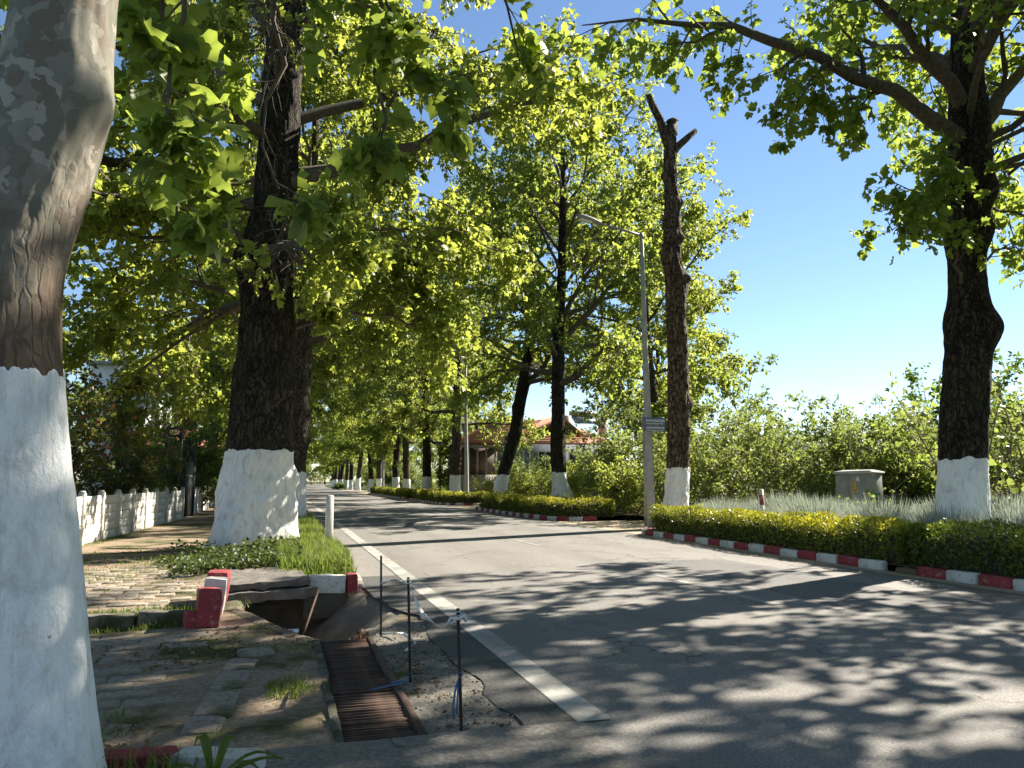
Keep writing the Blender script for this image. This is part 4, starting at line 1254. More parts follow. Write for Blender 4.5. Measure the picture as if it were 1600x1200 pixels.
put_shrub('fig', 'fig_tree', 16.4, 23.6, 0, .2, .66, 'low bare-stemmed fig tree right behind the lopped trunk', 'tree', 'fig trees')
put_shrub('thicket_a', 'tall_shrub', 19.5, 37, 0, .4, 1.75, 'tall leafy shrub right of the house, below the lattice mast', 'shrub')
put_shrub('thicket_b', 'tall_shrub', 24.5, 39, 0, 1.4, 1.9, 'tall pale shrub just left of the street lamp pole', 'shrub')
for k, (x, y) in enumerate(((10.9, 34.0), (11.1, 36.4), (10.9, 38.4), (11.6, 41.8), (11.3, 30.6), (11.2, 58.5), (11.1, 52.5))):
    put_shrub('low', 'golden_shrub', x, y, .12, k * 1.3, 1.0 + .25 * (k % 3), 'low golden shrub in the bed at the foot of the trunks', 'shrub', 'low golden shrubs in the island beds')
# the big bush and others behind the left fence
put_shrub('laurel', 'laurel_bush', -7.0, 24.3, .05, .2, 1.12, 'large dark bush with reddish tips behind the near end of the fence', 'bush', 'bushes behind the fence')
put_shrub('laurel', 'laurel_bush', -5.2, 27.6, .05, 1.9, .82, 'dense glossy bush overhanging the fence beside the black gate post', 'bush', 'bushes behind the fence')
put_shrub('laurel', 'laurel_bush', -7.4, 21.5, .05, 3.3, 1.15, 'dark bush just right of the nearest trunk, behind the fence', 'bush', 'bushes behind the fence')
put_shrub('round', 'laurel_bush', -3.9, 38.5, .05, .9, 1.25, 'dark green bush over the far fence past the gate', 'bush', 'bushes behind the fence')
put_shrub('round', 'laurel_bush', -4.6, 45.0, .05, 2.9, 1.4, 'far dark green bush at the end of the left fence', 'bush', 'bushes behind the fence')

# ------------------------------------------------------------------ hedges
def hedge(name, pts, w, h, dens, key, label, seed, ymix=.9, size=.055):
    g = np.random.default_rng(seed)
    pts = np.array(pts, float)
    sg = np.linalg.norm(np.diff(pts, axis=0), axis=1)
    cum = np.concatenate([[0], np.cumsum(sg)])
    Lh = cum[-1]
    def frame(s):
        x = np.interp(s, cum, pts[:, 0])
        y = np.interp(s, cum, pts[:, 1])
        e = .25
        dx = np.interp(s + e, cum, pts[:, 0]) - np.interp(s - e, cum, pts[:, 0])
        dy = np.interp(s + e, cum, pts[:, 1]) - np.interp(s - e, cum, pts[:, 1])
        l = np.hypot(dx, dy) + 1e-9
        return x, y, dx / l, dy / l
    def lump(s, a, z):
        return 1 + .18 * fbm(np.stack([s * 1.7, a * 2.2, z * 2.2], -1), seed, 3)
    root = empty(name, (pts[0][0], pts[0][1], .1))
    tag(root, label, 'hedge', 'golden hedges along the right kerb')
    off = np.array([pts[0][0], pts[0][1], .1])
    # solid core; shade inside the hedge is put into its dark twig colour
    ns, na = max(8, int(Lh / .12)), 14
    S, A_ = np.meshgrid(np.linspace(.06, Lh - .06, ns), np.linspace(0, 1, na))
    def section(a):
        # rounded box cross-section: up the front, over the top, down the back
        p = a * (2 * h + w)
        u_ = np.where(p < h, -w / 2, np.where(p < h + w, p - h - w / 2, w / 2))
        z_ = np.where(p < h, p, np.where(p < h + w, h, 2 * h + w - p))
        z_ = z_ * (1 - .10 * np.clip(np.abs(u_) / (w / 2), 0, 1) ** 6 * (z_ / h) ** 3)
        return u_, z_
    u, z = section(A_)
    lm = lump(S, u, z)
    ends = np.clip(np.minimum(S, Lh - S) / .12, 0, 1) ** .5
    ends = .4 + .6 * ends
    x, y, dx, dy = frame(S)
    k = .74
    Vc = np.stack([x + dy * u * lm * k * ends, y - dx * u * lm * k * ends, z * lm * k * ends + .02], -1).reshape(-1, 3) - np.array([off[0], off[1], 0])
    b = (np.arange(na - 1)[:, None] * ns + np.arange(ns - 1)[None]).ravel()
    obj('shaded_core', build('shaded_core', Vc, [np.stack([b, b + 1, b + ns + 1, b + ns], -1)], True), M['hedge_core'], root)
    n = int(Lh * dens)
    s = g.random(n) * Lh
    a = g.random(n)
    u, z = section(a)
    d = 1 - .30 * g.random(n) ** 2.0
    lm = lump(s, u, z)
    ed = .55 + .45 * np.clip(np.minimum(s, Lh - s) / .12, 0, 1) ** .5
    x, y, dx, dy = frame(s)
    C = np.stack([x + dy * u * lm * d * ed, y - dx * u * lm * d * ed, .03 + z * lm * d * (.75 + .25 * ed)], -1)
    # the two ends
    ne = int(dens * w * 1.1)
    for end, sg_ in ((0.02, -1), (Lh - .02, 1)):
        x, y, dx, dy = frame(np.full(ne, end))
        uu = (g.random(ne) - .5) * w
        zz = g.random(ne) * h
        dd = sg_ * (.10 * g.random(ne) - .05)
        C = np.vstack([C, np.stack([x + dy * uu + dx * dd, y - dx * uu + dy * dd, zz + .02], -1)])
        u = np.concatenate([u, uu])
        z = np.concatenate([z, zz])
        a = np.concatenate([a, np.full(ne, .5)])
    n = len(C)
    fx, fy, fdx, fdy = frame(np.concatenate([s, np.full(ne, .02), np.full(ne, Lh - .02)]))
    out = np.stack([fdy * u / (w / 2), -fdx * u / (w / 2), (z / h) ** 2 * 1.2], -1)
    D = nrm(out * .6 + g.normal(size=(n, 3)) * .6 + np.array([0, 0, .45]))
    Nn = nrm(out + g.normal(size=(n, 3)) * .55)
    sz = size * (.7 + .6 * g.random(n))
    v, f = leaves(C - np.array([off[0], off[1], 0]), D, Nn, sz, OVAL_V * np.array([1.25, 1, 1]), OVAL_F)
    zn = z / h
    patch = .5 + .5 * fbm(np.stack([C[:, 0] * 1.1, C[:, 1] * 1.1, C[:, 2] * 1.6], -1), seed + 5, 2)
    yv = np.clip(ymix * (.18 + 1.0 * smooth(.62, 1.0, zn) * (.15 + 1.25 * patch)) * (.3 + .9 * g.random(n)) + .15 * (patch > .72), 0, 1)
    obj('foliage', build('foliage', v, [f], False, {'young': np.repeat(yv, 4)}), M[key], root)
    return root
hedge('hedge', [(12.0, 20.15), (10.7, 20.15), (10.42, 19.9), (10.38, 10.75)], .78, .64, 2300, 'leaf_hedge', 'long golden hedge in front of the grey cabinet and lopped trunk', 61, .78)
hedge('hedge', [(10.4, 10.5), (10.4, -5)], .82, .66, 1900, 'leaf_hedge_green', 'darker green hedge below the dark trunk at the right edge', 62, .8)
hedge('hedge', [(12.4, 28.1), (11.2, 28.15), (10.65, 28.8), (10.38, 30.5), (10.36, 39.6)], .72, .66, 1100, 'leaf_hedge', 'golden hedge round the second island under the leaning trunk', 63, size=.07)
hedge('hedge', [(12.6, 47.8), (11.5, 47.8), (10.7, 48.6), (10.4, 50.5), (10.36, 61.6)], .72, .66, 800, 'leaf_hedge', 'golden hedge on the third island left of the leaning trunk', 64, size=.09)
hedge('hedge', [(10.7, 66.2), (10.38, 68), (10.36, 80)], .72, .66, 600, 'leaf_hedge', 'far golden hedge on the fourth island', 65, size=.11)
hedge('hedge', [(10.6, 81), (10.4, 82), (10.4, 92)], .72, .66, 500, 'leaf_hedge', 'farthest bright golden hedge beside the thin lamp pole', 66, size=.12)
hedge('hedge', [(10.9, 150), (12.0, 178)], .9, .75, 220, 'leaf_hedge_green', 'low dark hedge far down the road', 67, .4, size=.2)
hedge('hedge', [(12.3, 182), (15.0, 220)], .9, .75, 180, 'leaf_hedge_green', 'faint low hedge at the vanishing end of the road', 68, .3, size=.22)

# ------------------------------------------------------------------ lavender
def lavender_mesh(seed):
    g = np.random.default_rng(seed)
    n = 1000
    az = g.random(n) * 6.28
    tilt = g.random(n) ** .7 * .95
    base = np.stack([np.cos(az), np.sin(az), 0 * az], -1) * (.16 * g.random(n))[:, None]
    d = np.stack([np.cos(az) * np.sin(tilt), np.sin(az) * np.sin(tilt), np.cos(tilt)], -1)
    ln = .34 + .24 * g.random(n)
    sd2 = nrm(np.cross(d, g.normal(size=(n, 3))))
    wv = .0028 + .0030 * g.random(n)
    b0, b1, b2 = base + d * .06, base + d * ln[:, None] * .55 + g.normal(size=(n, 3)) * .015, base + d * ln[:, None] + g.normal(size=(n, 3)) * .03
    Vv = np.stack([b0 - sd2 * wv[:, None], b0 + sd2 * wv[:, None], b1 + sd2 * wv[:, None] * 1.6, b1 - sd2 * wv[:, None] * 1.6, b2], 1).reshape(-1, 3)
    o = np.arange(n)[:, None] * 5
    return build('foliage', Vv, [o + np.array([[0, 1, 2, 3]]), o + np.array([[3, 2, 4]])])
LAV = [lavender_mesh(s) for s in (1, 2, 3, 4)]
for me_ in LAV:
    me_.materials.append(M['lavender'])
k = 0
for x, y0_, y1_ in ((11.25, 7.0, 19.6), (11.85, 7.4, 19.4), (12.6, 8.0, 19.0), (13.4, 8.8, 15.4), (14.1, 10, 14.6)):
    y = y0_
    while y < y1_:
        xx, yy_ = x + random.uniform(-.15, .15), y
        y += random.uniform(.55, .8)
        if (abs(xx - 12.2) < .65 and abs(yy_ - 11.55) < .62) or random.random() < .22:
            continue
        root = empty('lavender_bush', (xx, yy_, .22), random.uniform(0, 6.28))
        s = random.uniform(1.15, 1.95)
        root.scale = (s, s, s * random.uniform(.9, 1.1))
        tag(root, 'silver-green lavender bush growing in the bed behind the hedge', 'lavender', 'lavender bushes behind the hedge')
        obj('foliage', LAV[k % 4], None, root)
        k += 1

# ------------------------------------------------------------------ grass, weeds and litter
def blades(name, C, h, mat, seed, w=.006, lean=.45, kind='stuff', label=None):
    g = np.random.default_rng(seed)
    n = len(C)
    h = h * (.5 + .9 * g.random(n))
    az = g.random(n) * 6.28
    side = np.stack([np.cos(az), np.sin(az), 0 * az], -1)
    ld = np.stack([-np.sin(az), np.cos(az), 0 * az], -1) * (lean * g.normal(size=n))[:, None]
    ww = (w * (.7 + .6 * g.random(n)))[:, None]
    up = np.array([0, 0, 1.0])
    m1 = C + h[:, None] * (.55 * up + .3 * ld)
    m2 = C + h[:, None] * (up * (1 - .25 * np.abs(ld).sum(1, keepdims=True)) + ld)
    Vv = np.stack([C - side * ww, C + side * ww, m1 + side * ww * .8, m1 - side * ww * .8, m2], 1).reshape(-1, 3)
    o = np.arange(n)[:, None] * 5
    ob = obj(name, build(name, Vv, [o + np.array([[0, 1, 2, 3]]), o + np.array([[3, 2, 4]])]), mat)
    return tag(ob, label, 'grass', None, kind)
def zl(x, y):
    return zleft(np.asarray(x), np.asarray(y))
g = np.random.default_rng(900)
def scatter(n, x0, x1, ya, yb, keep=None):
    x, y = x0 + (x1 - x0) * g.random(n), ya + (yb - ya) * g.random(n)
    if keep is not None:
        m_ = keep(x, y)
        x, y = x[m_], y[m_]
    return np.stack([x, y, zl(x, y) - .01], -1)
not_trunk = lambda x, y: ((x + .56) ** 2 + (y - 17.4) ** 2 > .95 ** 2)
nz = lambda x, y, s=1.3, sd_=5: .5 + .5 * fbm(np.stack([x * s, y * s, 0 * x], -1), sd_, 3)
C = np.vstack([scatter(9000, .0, 1.06, 11.35, 15, lambda x, y: nz(x, y) > .22),
               scatter(11000, -.3, 1.08, 15, 24, lambda x, y: not_trunk(x, y) & (nz(x, y) > .25)),
               scatter(6000, -.4, 1.08, 24, 45, lambda x, y: nz(x, y) > .35)])
blades('verge_grass', C, .21, M['grass'], 1, .006, .5, label='bright green grass on the verge around the massive trunk')
C = np.vstack([scatter(7000, -3.3, .3, 4.9, 8.9, lambda x, y: (nz(x, y, .9, 8) > .62) & (x < pit_left(y) - .05)),
               scatter(2500, -2.9, -.8, 8.85, 9.35), scatter(4000, -3.6, -.3, 9.3, 17, lambda x, y: nz(x, y, .9, 18) > .72),
               scatter(2200, -4.1, -3.3, 13, 31, lambda x, y: np.abs(x - np.interp(y, [13, 19.2, 30.9], [-4.4, -4.0, -3.35])) < .16),
               scatter(700, -.05, .3, 5.6, 6.5, lambda x, y: (x - .1) ** 2 + (y - 6.05) ** 2 < .05)])
blades('path_grass', C, .075, M['grass'], 2, .004, .7, label='short sparse grass tufts growing through the dirty footpath')
C = np.vstack([scatter(150, -.85, -.25, 4.1, 4.40)])
blades('foreground_grass', C, .20, M['grass'], 3, .007, .6, label='long grass blades in front of the nearest kerb at the bottom edge')
# leafy weeds at the slab and round the trunk
C = np.vstack([scatter(5200, -1.5, .35, 12.0, 15.4, lambda x, y: nz(x, y, 1.0, 3) > .28), scatter(1500, -2.0, -.9, 13.6, 17, lambda x, y: nz(x, y, 1.4, 4) > .45)])
n = len(C)
C[:, 2] += g.random(n) ** .8 * (.10 + .24 * nz(C[:, 0], C[:, 1], 1.2, 66))
v, f = leaves(C, g.normal(size=(n, 3)) * np.array([1, 1, .6]), g.normal(size=(n, 3)) * .6 + np.array([0, 0, 1.0]), .05 + .05 * g.random(n), OVAL_V * np.array([1.3, 1, 1]), OVAL_F)
tag(obj('ground_weeds', build('ground_weeds', v, [f], False, {'young': np.zeros(len(v))}), M['weed']), 'dark leafy weeds spreading between the slab and the massive trunk', 'weeds', None, 'stuff')
# dry leaves
C = np.vstack([scatter(2600, -3.2, .33, 4.8, 8.9, lambda x, y: (nz(x, y, .8, 28) > .4) & (x < pit_left(y))), scatter(1200, -3.5, -.6, 9.2, 18), scatter(300, .9, 1.4, 4.8, 7.6)])
n = len(C)
C[:, 2] += .022
v, f = leaves(C, g.normal(size=(n, 3)) * np.array([1, 1, .15]), g.normal(size=(n, 3)) * .35 + np.array([0, 0, 1.0]), .018 + .035 * g.random(n), OVAL_V * np.array([1.4, 1, 2.5]), OVAL_F)
tag(obj('leaf_litter', build('leaf_litter', v, [f], False, {'young': np.zeros(len(v))}), M['litter']), 'dry brown leaf litter scattered over the footpath', 'leaf litter', None, 'stuff')
x, y = .15 + .75 * g.random(900), 7.9 + 1.0 * g.random(900)
ins = (x > pit_left(y) + .08) & (x < pit_right(y) - .1)
x, y = x[ins], y[ins]
tt = np.clip((x - pit_left(y)) / (pit_right(y) - pit_left(y)), 0, 1)
zz = -(.36 + .55 * smooth(8.0, 10.3, y)) * np.where(tt < .1, tt / .1, np.where(tt < .34, 1, 1 - (tt - .34) / .66)) * (1 - .25 * smooth(.6, 1, tt)) + .03
C = np.stack([x, y, zz], -1)
n = len(C)
v, f = leaves(C, g.normal(size=(n, 3)), g.normal(size=(n, 3)) + np.array([0, 0, .6]), .03 + .06 * g.random(n), OVAL_V * np.array([1.4, 1, 2.5]), OVAL_F)
tag(obj('ditch_litter', build('ditch_litter', v, [f], False, {'young': np.zeros(len(v))}), M['litter']), 'dead leaves gathered in the ditch above the drain grate', 'leaf litter', None, 'stuff')
n = 1700
x, y = .90 + .62 * g.random(n), 4.78 + 3.8 * g.random(n)
ok = x > np.interp(y, [4.7, 7.75, 8.3, 8.7], [.88, .88, 1.16, 1.32])
x, y = x[ok], y[ok]
n = len(x)
oc = np.array([[1, 0, 0], [0, 1, 0], [-1, 0, 0], [0, -1, 0], [0, 0, .7], [0, 0, -.7]])
of = np.array([[0, 1, 4], [1, 2, 4], [2, 3, 4], [3, 0, 4], [1, 0, 5], [2, 1, 5], [3, 2, 5], [0, 3, 5]])
sz = .003 + .010 * g.random(n) ** 3
Vp = np.stack([x, y, 0 * x + .002], -1)[:, None] + oc[None] * sz[:, None, None] * (.6 + .8 * g.random((n, 6, 1))) * (.7 + .6 * g.random((n, 1, 3)))
tag(obj('gravel', build('gravel', Vp.reshape(-1, 3), [(np.arange(n)[:, None, None] * 6 + of[None]).reshape(-1, 3)]), M['gravel']), 'loose gravel on the shoulder between the grates and the asphalt', 'gravel', None, 'stuff')
# a broad leaved weed at the bottom edge
pw = Plant(77)
base = np.array([0, 0, 0.])
Lw = []
for k, (dx, dy, h, l) in enumerate(((.30, .02, .13, .34), (.22, -.12, .12, .3), (-.1, .1, .22, .26), (.1, .12, .20, .26), (-.22, -.05, .12, .28), (.02, 0, .3, .12), (.33, .1, .08, .3))):
    t = np.linspace(0, 1, 7)
    c = np.stack([dx * t, dy * t, h * np.sin(t * 2.3)], -1)
    sd3 = nrm(np.cross(np.gradient(c, axis=0), np.array([0, 0, 1.0])))
    w_ = (.028 * np.sin(math.pi * (.12 + .86 * t)))[:, None]
    Vv = np.stack([c - sd3 * w_, c + np.array([0, 0, -.008]), c + sd3 * w_], 1).reshape(-1, 3)
    q = [[3 * j + a, 3 * j + a + 1, 3 * j + a + 4, 3 * j + a + 3] for j in range(6) for a in (0, 1)]
    Lw.append((Vv, np.array(q)))
rw = empty('broad_leaf_weed', (-.27, 4.22, .03))
tag(rw, 'bright green weed with long broad leaves hanging over the nearest white kerb', 'weed')
for Vv, q in Lw:
    obj('leaf_blade', build('leaf_blade', Vv, [q], True, {'young': np.zeros(len(Vv))}), M['grass'], rw)

# ------------------------------------------------------------------ footpath slabs and old kerbs on the left
fp = empty('footpath', (-2, 7, 0))
fp['kind'] = 'structure'
pm = [MB().box((0, 0, 0), (.405, .215, .06), bev=.010).build('paver', M['paver']).data for _ in range(1)][0]
for o in [o for o in bpy.data.objects if o.name.startswith('paver')]:
    bpy.data.objects.remove(o)
def pavers(x0, x1, ya, yb, keep):
    r = 0
    y = ya
    while y < yb:
        x = x0 + (.21 if r % 2 else 0)
        while x < x1:
            if keep(x, y) and random.random() > .08:
                o = obj('paving_slab', pm, None, fp)
                o.location = (x + 2 + random.uniform(-.008, .008), y - 7 + random.uniform(-.008, .008), float(zl(np.array([x]), np.array([y]))[0]) - .022 + random.uniform(-.014, .010))
                o.rotation_euler = (random.uniform(-.03, .03), random.uniform(-.03, .03), .06 + random.uniform(-.03, .03))
            x += .42
        y += .228
        r += 1
pavers(-2.9, -.60, 5.15, 8.7, lambda x, y: nz(np.array([x]), np.array([y]), .7, 44)[0] < .66)
pavers(-3.3, -1.0, 9.35, 15.2, lambda x, y: nz(np.array([x]), np.array([y]), .7, 45)[0] < .64)
# worn pale stones along the footpath edge
for k, (x, y, L_, rz, dz) in enumerate(((-.16, 7.33, .30, -1.35, .02), (-.27, 6.93, .42, -.15, .0), (-.31, 6.42, .52, -.10, .005), (-.36, 5.80, .55, -.08, .0), (-.41, 5.35, .3, -.1, -.01))):
    o = rough_box('edging_stone', (.24, L_, .10), M['paver'], 300 + k, .010, .03)
    o.location = (x, y, -.03 + dz)
    o.rotation_euler = (.02 * k - .04, .03, rz)
    tag(o, ['small rounded pale stone nearest the ditch end of the path', 'second pale edging stone from the ditch, half sunk in the path', 'third pale edging stone from the ditch, beside a grass tuft', 'longest pale edging stone nearest the camera', 'broken pale stub at the camera end of the edging row'][k], 'edging stone', 'pale edging stones in the footpath')
for k in range(4):
    o = rough_box('old_kerb_stone', (.52, .15, .20), M['old_kerb'], 320 + k, .014, .03)
    o.location = (-2.75 + k * .54, 9.04 + .02 * (k % 2), .02 + .01 * k)
    o.rotation_euler = (.04 * (k % 2), .03 * (k - 1), .02 * k)
    tag(o, ['leftmost mossy grey kerb stone of the step across the footpath', 'second mossy grey kerb stone from the left in the footpath step', 'third mossy grey kerb stone from the left in the footpath step', 'mossy grey kerb stone of the step, next to the red stones'][k], 'kerb stone', 'unpainted kerb stones in the step')
def loose(name, mat, loc, size, rot, label, bev=.025):
    o = rough_box(name, size, M[mat], 340 + int(abs(loc[1]) * 37) % 50, .009, bev)
    o.location = loc
    o.rotation_euler = rot
    return tag(o, label, 'kerb stone', 'loose painted kerb stones by the ditch')
loose('loose_kerb_stone', 'kerb_red', (-.70, 8.98, .17), (.24, .42, .40), (-.10, .06, .12), 'red kerb stone nearest the camera in the tumbled row by the ditch')
loose('loose_kerb_stone', 'kerb_red', (-.86, 8.86, .06), (.12, .22, .2), (-.1, .1, .3), 'small broken red stone lying beside the front red kerb stone', .02)
loose('loose_kerb_stone', 'kerb_white', (-.68, 9.52, .22), (.24, .46, .40), (-.06, .10, .02), 'white kerb stone between two red ones by the ditch')
loose('loose_kerb_stone', 'kerb_red', (-.69, 10.02, .24), (.24, .44, .40), (-.02, .08, -.03), 'far red kerb stone against the concrete slabs')
loose('end_kerb_stone', 'kerb_white', (.64, 11.02, .11), (.50, .17, .25), (0, .03, .10), 'white kerb stone at the end of the grassy verge above the ditch')
loose('end_kerb_stone', 'kerb_red', (.975, 11.06, .10), (.16, .19, .28), (0, 0, .12), 'short red kerb stone at the verge corner beside the road', .04)
# nearest kerb at the bottom edge
loose('near_kerb_stone', 'kerb_red', (-.70, 4.53, .045), (.46, .17, .17), (0, 0, -.06), 'red kerb stone at the bottom edge beside the nearest trunk', .03)
loose('near_kerb_stone', 'kerb_white', (-.26, 4.44, .03), (.46, .18, .17), (0, .02, -.36), 'white kerb stone at the bottom edge half hidden by a weed', .03)
# verge kerb running along the road, mostly worn
vk = empty('verge_kerb', (1.12, 11.3, 0))
tag(vk, 'worn brownish kerb along the grassy verge', None, None, 'structure')
vm = MB().box((0, 0, 0), (.13, .62, .16), bev=.02).build('x', M['concrete'])
vmd = vm.data
bpy.data.objects.remove(vm)
for k in range(70):
    o = obj('kerb_stone', vmd, None, vk)
    o.location = (.015 + random.uniform(-.015, .015), .35 + k * .66, -.02 + random.uniform(-.015, .015))
    o.rotation_euler = (0, random.uniform(-.1, .1), random.uniform(-.03, .03))
# culvert slabs
def lump_box(name, size, mat, seed, loc, rot, label, n=(14, 10, 4)):
    o = rough_box(name, size, mat, seed + 400, .020, .02)
    o.location = loc
    o.rotation_euler = rot
    return tag(o, label, 'concrete slab', 'slabs over the ditch')
lump_box('culvert_slab', (1.10, 1.35, .10), M['slab'], 1, (-.22, 11.42, .175), (.03, -.03, .17), 'upper worn concrete slab over the ditch mouth')
lump_box('culvert_slab', (1.16, 1.2, .14), M['slab'], 2, (-.16, 11.30, .04), (.03, -.02, .19), 'lower concrete slab shading the dark ditch mouth')
o = rough_box('culvert_headwall', (.62, .30, .34), M['concrete_dark'], 431, .02, .03)
o.location = (.62, 11.16, -.17)
o.rotation_euler = (0, 0, .15)
tag(o, 'dark concrete footing below the white kerb stone above the ditch', 'concrete block')
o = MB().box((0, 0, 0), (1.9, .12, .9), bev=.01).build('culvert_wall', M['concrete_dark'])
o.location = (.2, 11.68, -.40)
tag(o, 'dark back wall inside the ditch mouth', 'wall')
o = MB().tube([(.18, 9.0, -.52), (.5, 10.35, .12)], .014, 6).build('iron_bar', M['rust'], None, True)
tag(o, 'rusty bar leaning in the ditch mouth against the slab', 'bar')
for k, (x, y) in enumerate(((.22, 8.52), (.30, 8.44))):
    o = MB().box((0, 0, 0), (.11, .06, .02), rz=.5 * k, rx=.3).build('plastic_scrap', M['paper'])
    o.location = (x - .05, y, -.20 + .16 * (1 - k))
    tag(o, ['pale plastic scrap at the ditch lip', 'second pale scrap just below the ditch lip'][k], 'litter')

# ------------------------------------------------------------------ drain grates: frame and bars
barm = MB().box((0, 0, 0), (.425, .024, .03)).build('x', M['rust'])
bard = barm.data
bpy.data.objects.remove(barm)
for (ya, yb, lab) in ((5.83, 7.75, 'far rusty drain grate leading into the ditch'), (4.765, 5.81, 'near rusty drain grate at the edge of the apron')):
    root = empty('drain_grate', (.615, ya, -.015))
    tag(root, lab, 'drain grate', 'drain grates in the gutter')
    L_ = yb - ya
    k = 0
    y = .03
    while y < L_ - .02:
        o = obj('bar', bard, None, root)
        o.location = (0, y, random.uniform(-.004, .004) - .012 * math.sin(math.pi * y / L_))
        o.rotation_euler = (random.uniform(-.15, .15), 0, random.uniform(-.012, .012) + .02)
        y += .056
    for sx in (-.10, .10):
        MB().box((sx, L_ / 2, -.03), (.018, L_ - .02, .02)).build('bearer', M['rust'], root)
for sx, lab in ((.375, 'pale concrete edge along the left side of the drain grates'), (.868, 'rusty angle iron edge along the right side of the drain grates')):
    o = rough_box('drain_edge', (.065, 3.03, .10), M['old_kerb'], 441, .010, .012) if sx < .5 else MB().box((0, 0, 0), (.05, 3.03, .10), bev=.006).build('drain_edge', M['rust'])
    o.location = (sx, 6.26, -.04)
    o['kind'] = 'structure'
for sx in (.395, .842):
    o = MB().box((sx, 6.26, -.26), (.012, 3.0, .44)).build('drain_side', M['concrete_dark'])
    o['kind'] = 'structure'

# ------------------------------------------------------------------ iron stakes with tape
def stake(x, y, h, tilt, label, ties):
    root = empty('iron_stake', (x, y, -.03))
    root.rotation_euler = (tilt[0], tilt[1], 0)
    tag(root, label, 'stake', 'iron stakes beside the drain')
    MB().tube([(0, 0, -.1), (0, 0, h)], .0105, 8).build('rod', M['rebar'], root, True)
    for z, m_, kind in ties:
        mb = MB()
        mb.tube([(.016 * math.cos(a), .016 * math.sin(a), z + .004 * a) for a in np.linspace(0, 12, 26)], .0025, 5)
        if kind == 'tail':
            mb.tube([(-.012, 0, z), (-.035, -.01, z - .06), (-.05, -.01, z - .15), (-.045, 0, z - .22)], .007, 5)
            mb.tube([(-.010, 0, z), (-.02, -.015, z - .08), (-.03, -.02, z - .19)], .006, 5)
        if kind == 'knot':
            mb.tube([(.0, -.015, z), (-.05, -.02, z + .012), (-.07, -.01, z - .03)], .010, 5)
            mb.tube([(.0, -.015, z), (.035, -.01, z + .02), (.05, 0, z - .02)], .012, 5)
        mb.build('tie', M[m_], root, True)
stake(.985, 7.79, .80, (0, -.02), 'farthest thin iron stake, at the lip of the ditch', [(.52, 'tape', 'wrap')])
stake(.985, 6.0, .80, (0, -.035), 'middle thin iron stake with blue cord at its foot', [(.74, 'tape', 'wrap'), (.05, 'blue_tie', 'wrap')])
stake(1.09, 4.72, .76, (0, -.04), 'nearest thin iron stake with a knotted white tape and blue cord', [(.70, 'tape', 'knot'), (.34, 'blue_tie', 'tail')])
def tape(P, label, w=.012):
    P = resample(np.array(P, float), 24)
    d = np.gradient(P, axis=0)
    sd4 = nrm(np.cross(d, np.array([0, .3, 1.0])))
    up = nrm(np.cross(sd4, d))
    a = (np.linspace(0, 7, 24))[:, None]
    s2 = np.cos(a) * up + np.sin(a) * sd4
    Vv = np.concatenate([P - s2 * w, P + s2 * w, P + s2 * w + .002, P - s2 * w + .002])
    q = []
    for i_ in range(23):
        for b_ in range(4):
            c_ = (b_ + 1) % 4
            q.append([b_ * 24 + i_, b_ * 24 + i_ + 1, c_ * 24 + i_ + 1, c_ * 24 + i_])
    tag(obj('barrier_tape', build('barrier_tape', Vv, [np.array(q)], True), M['tape']), label, 'tape', 'torn tape on the stakes')
tape([(.975, 7.79, .50), (.98, 7.2, .60), (.975, 6.6, .68), (.965, 6.0, .71)], 'white tape strung between the two far stakes')
tape([(.965, 6.0, .71), (1.0, 5.6, .55), (1.04, 5.15, .54), (1.07, 4.72, .66)], 'white tape sagging between the two near stakes')
tape([(.99, 7.79, .02), (1.15, 7.6, .06), (1.25, 7.3, .02), (1.1, 7.0, .015)], 'loose tape end lying on the gravel by the ditch')
mb = MB()
mb.tube([(.97, 5.98, .02), (.90, 5.9, .015), (.80, 5.84, .02), (.72, 5.83, .012), (.66, 5.80, .015)], .006, 6)
mb.tube([(.95, 5.95, .025), (.88, 5.92, .03), (.82, 5.87, .03)], .007, 6)
tag(mb.build('blue_cord', M['blue_tie'], None, True), 'blue and white cord lying from the middle stake onto the grate', 'cord')

# ------------------------------------------------------------------ concrete marker post on the verge
mp = empty('marker_post', (.99, 16.77, .05))
tag(mp, 'weathered square concrete post on the grassy verge by the road', 'post')
MB().box((0, 0, .56), (.155, .11, 1.2), rz=.35, bev=.018, taper=.93).build('shaft', M['concrete_pale'], mp)
rm = empty('marker_post', (11.3, 16.5, .12))
tag(rm, 'white marker post with a red band standing in the lavender', 'post')
MB().box((0, 0, .58), (.13, .07, 1.22), rz=.6, bev=.012).build('shaft', M['concrete_pale'], rm)
MB().box((0, 0, .93), (.138, .078, .26), rz=.6, bev=.012).build('red_band', M['kerb_red'], rm)

